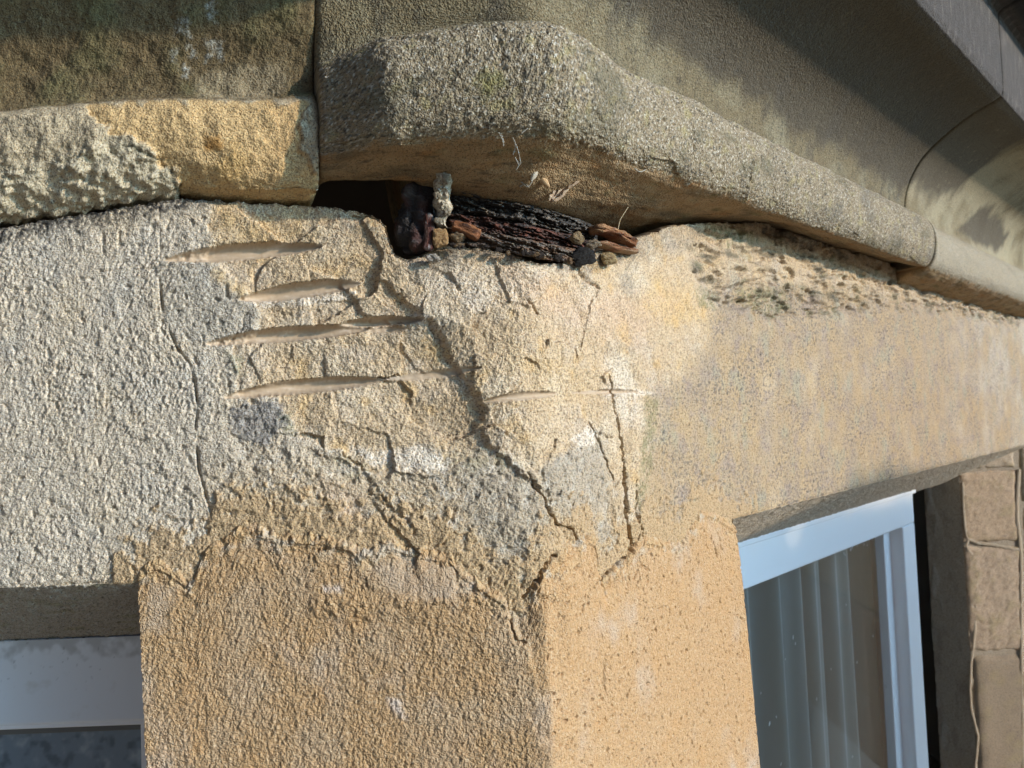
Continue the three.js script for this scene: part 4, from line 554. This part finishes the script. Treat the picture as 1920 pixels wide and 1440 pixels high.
// a bar of uneven rectangular section along photo points at depth p
function bar(name, pts, p, wide, thick, tones, rough, parent, mat = rusty, taper = 1, pw = 4) {
  const cv = new THREE.CatmullRomCurve3(pts.map(([x, y, q]) => spot(x, y, q ?? p))), N = Math.max(20, Math.round(cv.getLength() / 0.0016)), M = 28, up = new THREE.Vector3(0, 1, 0), sd = rnd() * 50;
  const g = sheet(N + 2, M, (i, j) => {
    const t = clamp((i - 1) / N), c = cv.getPoint(t), tg = cv.getTangent(t), out = new THREE.Vector3().crossVectors(tg, Math.abs(tg.y) > 0.8 ? new THREE.Vector3(-1, 0, 0) : up).normalize(), nn = new THREE.Vector3().crossVectors(out, tg).normalize();
    const a = -j / M * Math.PI * 2, ca = Math.cos(a), sa = Math.sin(a), k = Math.pow(Math.pow(Math.abs(ca), pw) + Math.pow(Math.abs(sa), pw), -1 / pw), end = i === 0 || i === N + 2 ? 0 : Math.pow(clamp(Math.min(t, 1 - t) * 14 * taper + 0.25), 0.5);
    const L = t * cv.getLength(), f = fbm(L * 90 + sd, j * 0.35 + sd, 3), l2 = fbm(L * 24 + sd, Math.round(sa * k * 3.5) * 4.1 + sd, 2), s = end * (1 + rough * (0.4 * f + 0.5 * l2));
    const q = c.clone().addScaledVector(out, ca * k * wide / 2 * s).addScaledVector(nn, sa * k * thick / 2 * s);
    const col = [...tones[0]]; mix3(col, tones[1], sst(-0.15, 0.35, l2)); mix3(col, tones[2], sst(0.1, 0.45, f)); 
    return [q.x, q.y, q.z, col[0], col[1], col[2], L, j * 0.003];
  });
  return mesh(name, g, mat, parent);
}
function chunk(name, x, y, p, size, tone, label, category, group, mat = bitMat) {
  const g = new THREE.IcosahedronGeometry(0.5, 4), ps = g.attributes.position, sd = rnd() * 90, cols = new Float32Array(ps.count * 3), rx = rnd() * 6, rz = rnd() * 6;
  for (let i = 0; i < ps.count; i++) { let a = ps.getX(i), b = ps.getY(i), c = ps.getZ(i); const ang = 1 + 0.35 * noise(a * 2.2 + sd, b * 2.2 + c * 1.7) + 0.16 * noise(a * 6 + sd, b * 6 - c * 5); const m = Math.max(Math.abs(a), Math.abs(b), Math.abs(c)) * 2; const k = ang * lerp(1, 0.78 / m, 0.55); ps.setXYZ(i, a * k, b * k, c * k); const t = [...tone]; mix3(t, [tone[0] * 0.55, tone[1] * 0.5, tone[2] * 0.5], sst(0, 0.5, noise(a * 7 + sd, b * 7 + c * 4))); cols.set(t, i * 3); }
  g.rotateX(rx); g.rotateZ(rz * 0.1); g.scale(size[0], size[1], size[2]); g.setAttribute('color', new THREE.BufferAttribute(cols, 3)); g.computeVertexNormals();
  const m = mesh(name, g, mat); m.position.copy(spot(x, y, p)); m.rotation.z = 0.5 * (rnd() - 0.5); return tag(m, label, category, group);
}
const K0 = [0.02, 0.017, 0.016], K1 = [0.06, 0.028, 0.02], K2 = [0.10, 0.085, 0.075], RU = [0.20, 0.075, 0.028], GR = [0.14, 0.12, 0.10];
{
  const t = thing('iron_bar', 'rusted iron bar swollen into dark layers between lintel and cornice', 'iron bar');
  // each layer: a slab of laminated rust, its bedding running with the bar
  const slab = (tops, bots, p, tones, amp, sd) => { const X0 = tops[0][0], X1 = tops[tops.length - 1][0], NX = 190, NY = 46;
    return mesh('layer', sheet(NY, NX, (i, j) => { const x = lerp(X0, X1, j / NX), yt = interp(tops, x) + 3 * noise(x * 0.05, sd), yb = interp(bots, x) + 4 * noise(x * 0.06, sd + 3), b = i / NY, y = lerp(yt, yb, b), l = y - 0.24 * (x - 850), edge = Math.min(b, 1 - b, 3 * j / NX, 3 * (1 - j / NX));
      const a1 = fbm(x * 0.022 + sd, l * 0.085, 4), a2 = fbm(x * 0.055 + sd, l * 0.17, 4), a3 = noise(x * 0.22, l * 0.3 + sd), h = amp * (0.9 * sst(-0.15, 0.2, a1) + 0.6 * sst(-0.05, 0.15, a2) + 0.35 * a3) - 0.018 * Math.exp(-edge / 0.05);
      const c = [...tones[0]]; mix3(c, tones[1], sst(-0.1, 0.25, fbm(x * 0.02 + 9, l * 0.22 + sd, 3))); mix3(c, tones[2], sst(0.05, 0.3, a2)); mix3(c, tones[3], 0.8 * sst(0.25, 0.45, fbm(x * 0.06 + 30, l * 0.09 + sd, 3)));
      const q = spot(x, y, p + h); return [q.x, q.y, q.z, c[0], c[1], c[2], j / NX * 0.15, i / NY * 0.03]; }), rusty, t); };
  slab([[838, 350], [920, 362], [1010, 380], [1120, 424]], [[838, 402], [920, 410], [1010, 428], [1120, 456]], -0.022, [[0.05, 0.045, 0.04], [0.03, 0.028, 0.026], [0.10, 0.09, 0.078], [0.19, 0.15, 0.105]], 0.007, 3);
  slab([[836, 396], [920, 406], [1010, 424], [1118, 450]], [[836, 436], [920, 442], [1010, 456], [1118, 484]], -0.018, [[0.06, 0.03, 0.022], [0.03, 0.024, 0.022], [0.12, 0.04, 0.024], [0.10, 0.085, 0.07]], 0.006, 11);
  slab([[838, 424], [920, 434], [1010, 450], [1112, 474]], [[838, 466], [920, 470], [1000, 484], [1112, 508]], -0.011, [[0.12, 0.10, 0.082], [0.17, 0.09, 0.05], [0.06, 0.05, 0.043], [0.30, 0.24, 0.17]], 0.006, 23);
  bar('rust_crust', [[848, 424], [872, 430], [900, 442]], -0.002, 0.012, 0.011, [RU, [0.26, 0.11, 0.04], K1], 0.9, t);
  const s = thing('iron_stub', 'black rusted iron stub set upright in a pit of the spalled stone', 'iron stub');
  bar('shank', [[786, 345], [783, 390], [778, 440], [782, 476]], -0.016, 0.03, 0.036, [K0, [0.05, 0.016, 0.012], [0.05, 0.042, 0.038]], 1.2, s, new THREE.MeshPhysicalMaterial({ vertexColors: true, roughness: 0.85, bumpMap: grainTex, bumpScale: 0.002 }), 0.6, 2.3);
  bar('scale', [[802, 400], [806, 430], [802, 470]], -0.001, 0.008, 0.010, [K1, [0.12, 0.03, 0.02], [0.3, 0.28, 0.27]], 0.6, s);
}
{
  const t = thing('mortar_sliver', 'pale crumbly mortar hanging down in lumps beside the iron stub', 'mortar');
  mesh('strip', sheet(80, 28, (i, j) => { const b = i / 80, a = j / 28, y = lerp(318, 428, b), w = lerp(40, 22, b) * (1 + 0.45 * noise(b * 4, 2) + 0.12 * noise(b * 12, 5)), x = lerp(832, 828, b) + 5 * noise(b * 5, 9) + (a - 0.5) * w, e = Math.min(a, 1 - a, 2 * b, 2 * (1 - b)), f = fbm(x * 0.09, y * 0.09, 3), q = spot(x, y, lerp(0.022, 0.0, b) + 0.005 * f - 0.014 * Math.exp(-e / 0.09)); const c = [0.45, 0.40, 0.31]; mix3(c, [0.24, 0.21, 0.16], 0.8 * sst(0.0, 0.4, f)); mix3(c, [0.6, 0.56, 0.47], sst(0.1, 0.5, noise(x * 0.2, y * 0.2))); return [q.x, q.y, q.z, c[0], c[1], c[2], a * 0.016, b * 0.05]; }), bitMat, t);
  for (const [x, y, p, a, b] of [[836, 334, 0.02, 8, 8], [820, 366, 0.012, 7, 8], [838, 398, 0.006, 7, 7], [822, 414, 0.004, 8, 8]]) { const m = chunk('lump', x, y, p, [a / 1000, b / 1000, 0.007], [0.44, 0.39, 0.30], '', ''); scene.remove(m); m.name = 'lump'; m.userData = {}; t.add(m); }
}
chunk('stone_chip', 826, 446, 0.001, [0.016, 0.017, 0.012], [0.50, 0.31, 0.14], 'tan wedge of stone lodged beside the iron stub', 'stone chip');
chunk('stone_chip', 812, 484, 0.002, [0.014, 0.008, 0.01], [0.62, 0.58, 0.52], 'white flaky chip under the foot of the iron stub', 'stone chip');
chunk('stone_chip', 858, 444, -0.002, [0.014, 0.010, 0.012], [0.36, 0.26, 0.15], 'brown pebble-like chip under the crusted end of the rusted bar', 'stone chip');
chunk('stone_chip', 1082, 446, 0.0, [0.014, 0.013, 0.012], [0.40, 0.30, 0.17], 'rounded buff chip resting above the black crumbs', 'stone chip');
chunk('stone_chip', 1112, 458, 0.0, [0.018, 0.009, 0.012], [0.34, 0.27, 0.19], 'flat grey-brown chip between the black crumbs and the rust flakes', 'stone chip');
chunk('stone_chip', 1142, 486, 0.003, [0.020, 0.012, 0.012], [0.56, 0.42, 0.22], 'sandy chip at the top of the pale spalled face', 'stone chip');
for (let k = 0; k < 14; k++) { const x = 850 + 250 * rnd(), dark = rnd() < 0.6; chunk('rust_crumb', x, lerp(458, 494, (x - 850) / 250) + 8 * (rnd() - 0.6), -0.001 + 0.004 * rnd(), [0.004 + 0.006 * rnd(), 0.003 + 0.004 * rnd(), 0.006], dark ? [0.05, 0.035, 0.028] : [0.30, 0.2, 0.11], 'small rusty crumb lying along the lower edge of the iron bar', 'crumb', 'crumbs along the rusted bar'); }
chunk('soot_crumb', 1092, 482, 0.001, [0.026, 0.020, 0.012], [0.02, 0.018, 0.016], 'clump of black crumbs wedged under the rust flakes', 'crumbs');
{
  const a = bar('rust_flake', [[1112, 428], [1150, 440], [1186, 462]], -0.004, 0.02, 0.008, [RU, [0.30, 0.17, 0.08], K1], 0.9, undefined, rusty, 0.6); tag(a, 'thick orange rust flake curling above the pale spalled face', 'rust flake');
  const b = bar('rust_flake', [[1120, 456], [1160, 468], [1192, 474]], 0.002, 0.014, 0.005, [[0.32, 0.20, 0.11], RU, [0.06, 0.03, 0.02]], 0.9, undefined, rusty, 0.6); tag(b, 'thin brown rust flake lying under the thick orange one', 'rust flake');
}
// things caught in old cobweb under the cornice
{
  const thread = (pts, r, name, mat, parent) => { const cv = new THREE.CatmullRomCurve3(pts.map(([x, y, p]) => spot(x, y, p))); return mesh(name, new THREE.TubeGeometry(cv, 24, r, 5), mat, parent); };
  const silk = new THREE.MeshStandardMaterial({ color: new THREE.Color().setRGB(0.55, 0.52, 0.46), roughness: 0.9 });
  const pod = thing('cocoon', 'small tan cocoon with a pale silk cap hung in cobweb under the cornice', 'cocoon');
  const lath = (r, l, col) => { const g = new THREE.LatheGeometry([[0.001, -1], [0.55, -0.78], [0.92, -0.35], [1, 0.1], [0.8, 0.6], [0.35, 0.92], [0.001, 1]].map(q => new THREE.Vector2(q[0] * r, q[1] * l)), 20); const ps = g.attributes.position; for (let i = 0; i < ps.count; i++) { const k = 1 + 0.12 * noise(ps.getX(i) * 500, ps.getY(i) * 300); ps.setXYZ(i, ps.getX(i) * k, ps.getY(i), ps.getZ(i) * k); } g.computeVertexNormals(); return [g, new THREE.MeshStandardMaterial({ color: new THREE.Color().setRGB(...col), roughness: 0.9 })]; };
  let m = mesh('body', ...lath(0.0034, 0.0095, [0.42, 0.28, 0.15]), pod); m.position.copy(spot(1018, 338, 0.014)); m.rotation.z = 0.7;
  m = mesh('silk_cap', ...lath(0.0028, 0.0085, [0.44, 0.40, 0.32]), pod); m.position.copy(spot(1003, 325, 0.016)); m.rotation.z = -0.5;
  thread([[1003, 325, 0.016], [1000, 312, 0.018], [1003, 298, 0.022]], 0.0003, 'thread', silk, pod);
  const leaf = thing('dead_leaf', 'crumpled brown leaf scrap dangling in cobweb beside the cocoon', 'leaf');
  const g = sheet(30, 20, (i, j) => { const a = i / 30, b = j / 20 - 0.5, w = 0.019 * Math.pow(Math.sin(Math.PI * clamp(a * 0.9 + 0.08)), 0.7) * (1 + 0.4 * noise(a * 6, 3)), o = spot(lerp(1078, 1038, a), lerp(330, 378, a), 0.012), n = noise(a * 5, b * 4); return [o.x + b * w * 1.3 + 0.002 * n, o.y + b * w * 0.5 + 0.002 * noise(a * 9, b * 9), o.z + 0.004 * noise(a * 6 + 4, b * 5) + 0.006 * Math.abs(b), 0.36 - 0.1 * n, 0.27 - 0.09 * n, 0.18 - 0.06 * n]; });
  mesh('blade', g, new THREE.MeshPhysicalMaterial({ vertexColors: true, roughness: 0.95, side: THREE.DoubleSide, transmission: 0.2, thickness: 0 }), leaf);
  thread([[1074, 333, 0.012], [1086, 318, 0.016], [1092, 305, 0.02]], 0.0005, 'stalk', silk, leaf);
  const web = thing('cobweb', 'wispy grey strands of cobweb hanging from the cornice underside', 'cobweb');
  const silk2 = new THREE.MeshPhysicalMaterial({ color: new THREE.Color().setRGB(0.42, 0.40, 0.34), roughness: 0.9, transmission: 0.4, thickness: 0 });
  for (const q of [[[935, 248, 0.07], [942, 262, 0.068], [944, 274, 0.067]], [[939, 250, 0.07], [946, 268, 0.066]], [[962, 258, 0.068], [966, 275, 0.064], [962, 290, 0.06]], [[964, 262, 0.068], [972, 285, 0.062], [976, 305, 0.058]], [[966, 295, 0.06], [972, 308, 0.058]], [[976, 305, 0.058], [968, 318, 0.055]], [[978, 250, 0.07], [990, 240, 0.07]], [[976, 340, 0.01], [990, 350, 0.014], [1003, 330, 0.016]], [[975, 350, 0.01], [985, 345, 0.012], [992, 352, 0.012]], [[1190, 316, 0.055], [1200, 322, 0.055], [1212, 318, 0.056]]]) thread(q, 0.0003 + 0.0003 * rnd(), 'strand', silk2, web);
  const st = thread([[1158, 432, 0.004], [1163, 412, 0.008], [1170, 400, 0.012], [1178, 388, 0.016]], 0.0005, 'grass_stem', new THREE.MeshStandardMaterial({ color: new THREE.Color().setRGB(0.5, 0.42, 0.28), roughness: 0.9 })); tag(st, 'dry grass stem poking out of the gap above the rust flakes', 'stem');
}

renderer.render(scene, camera);
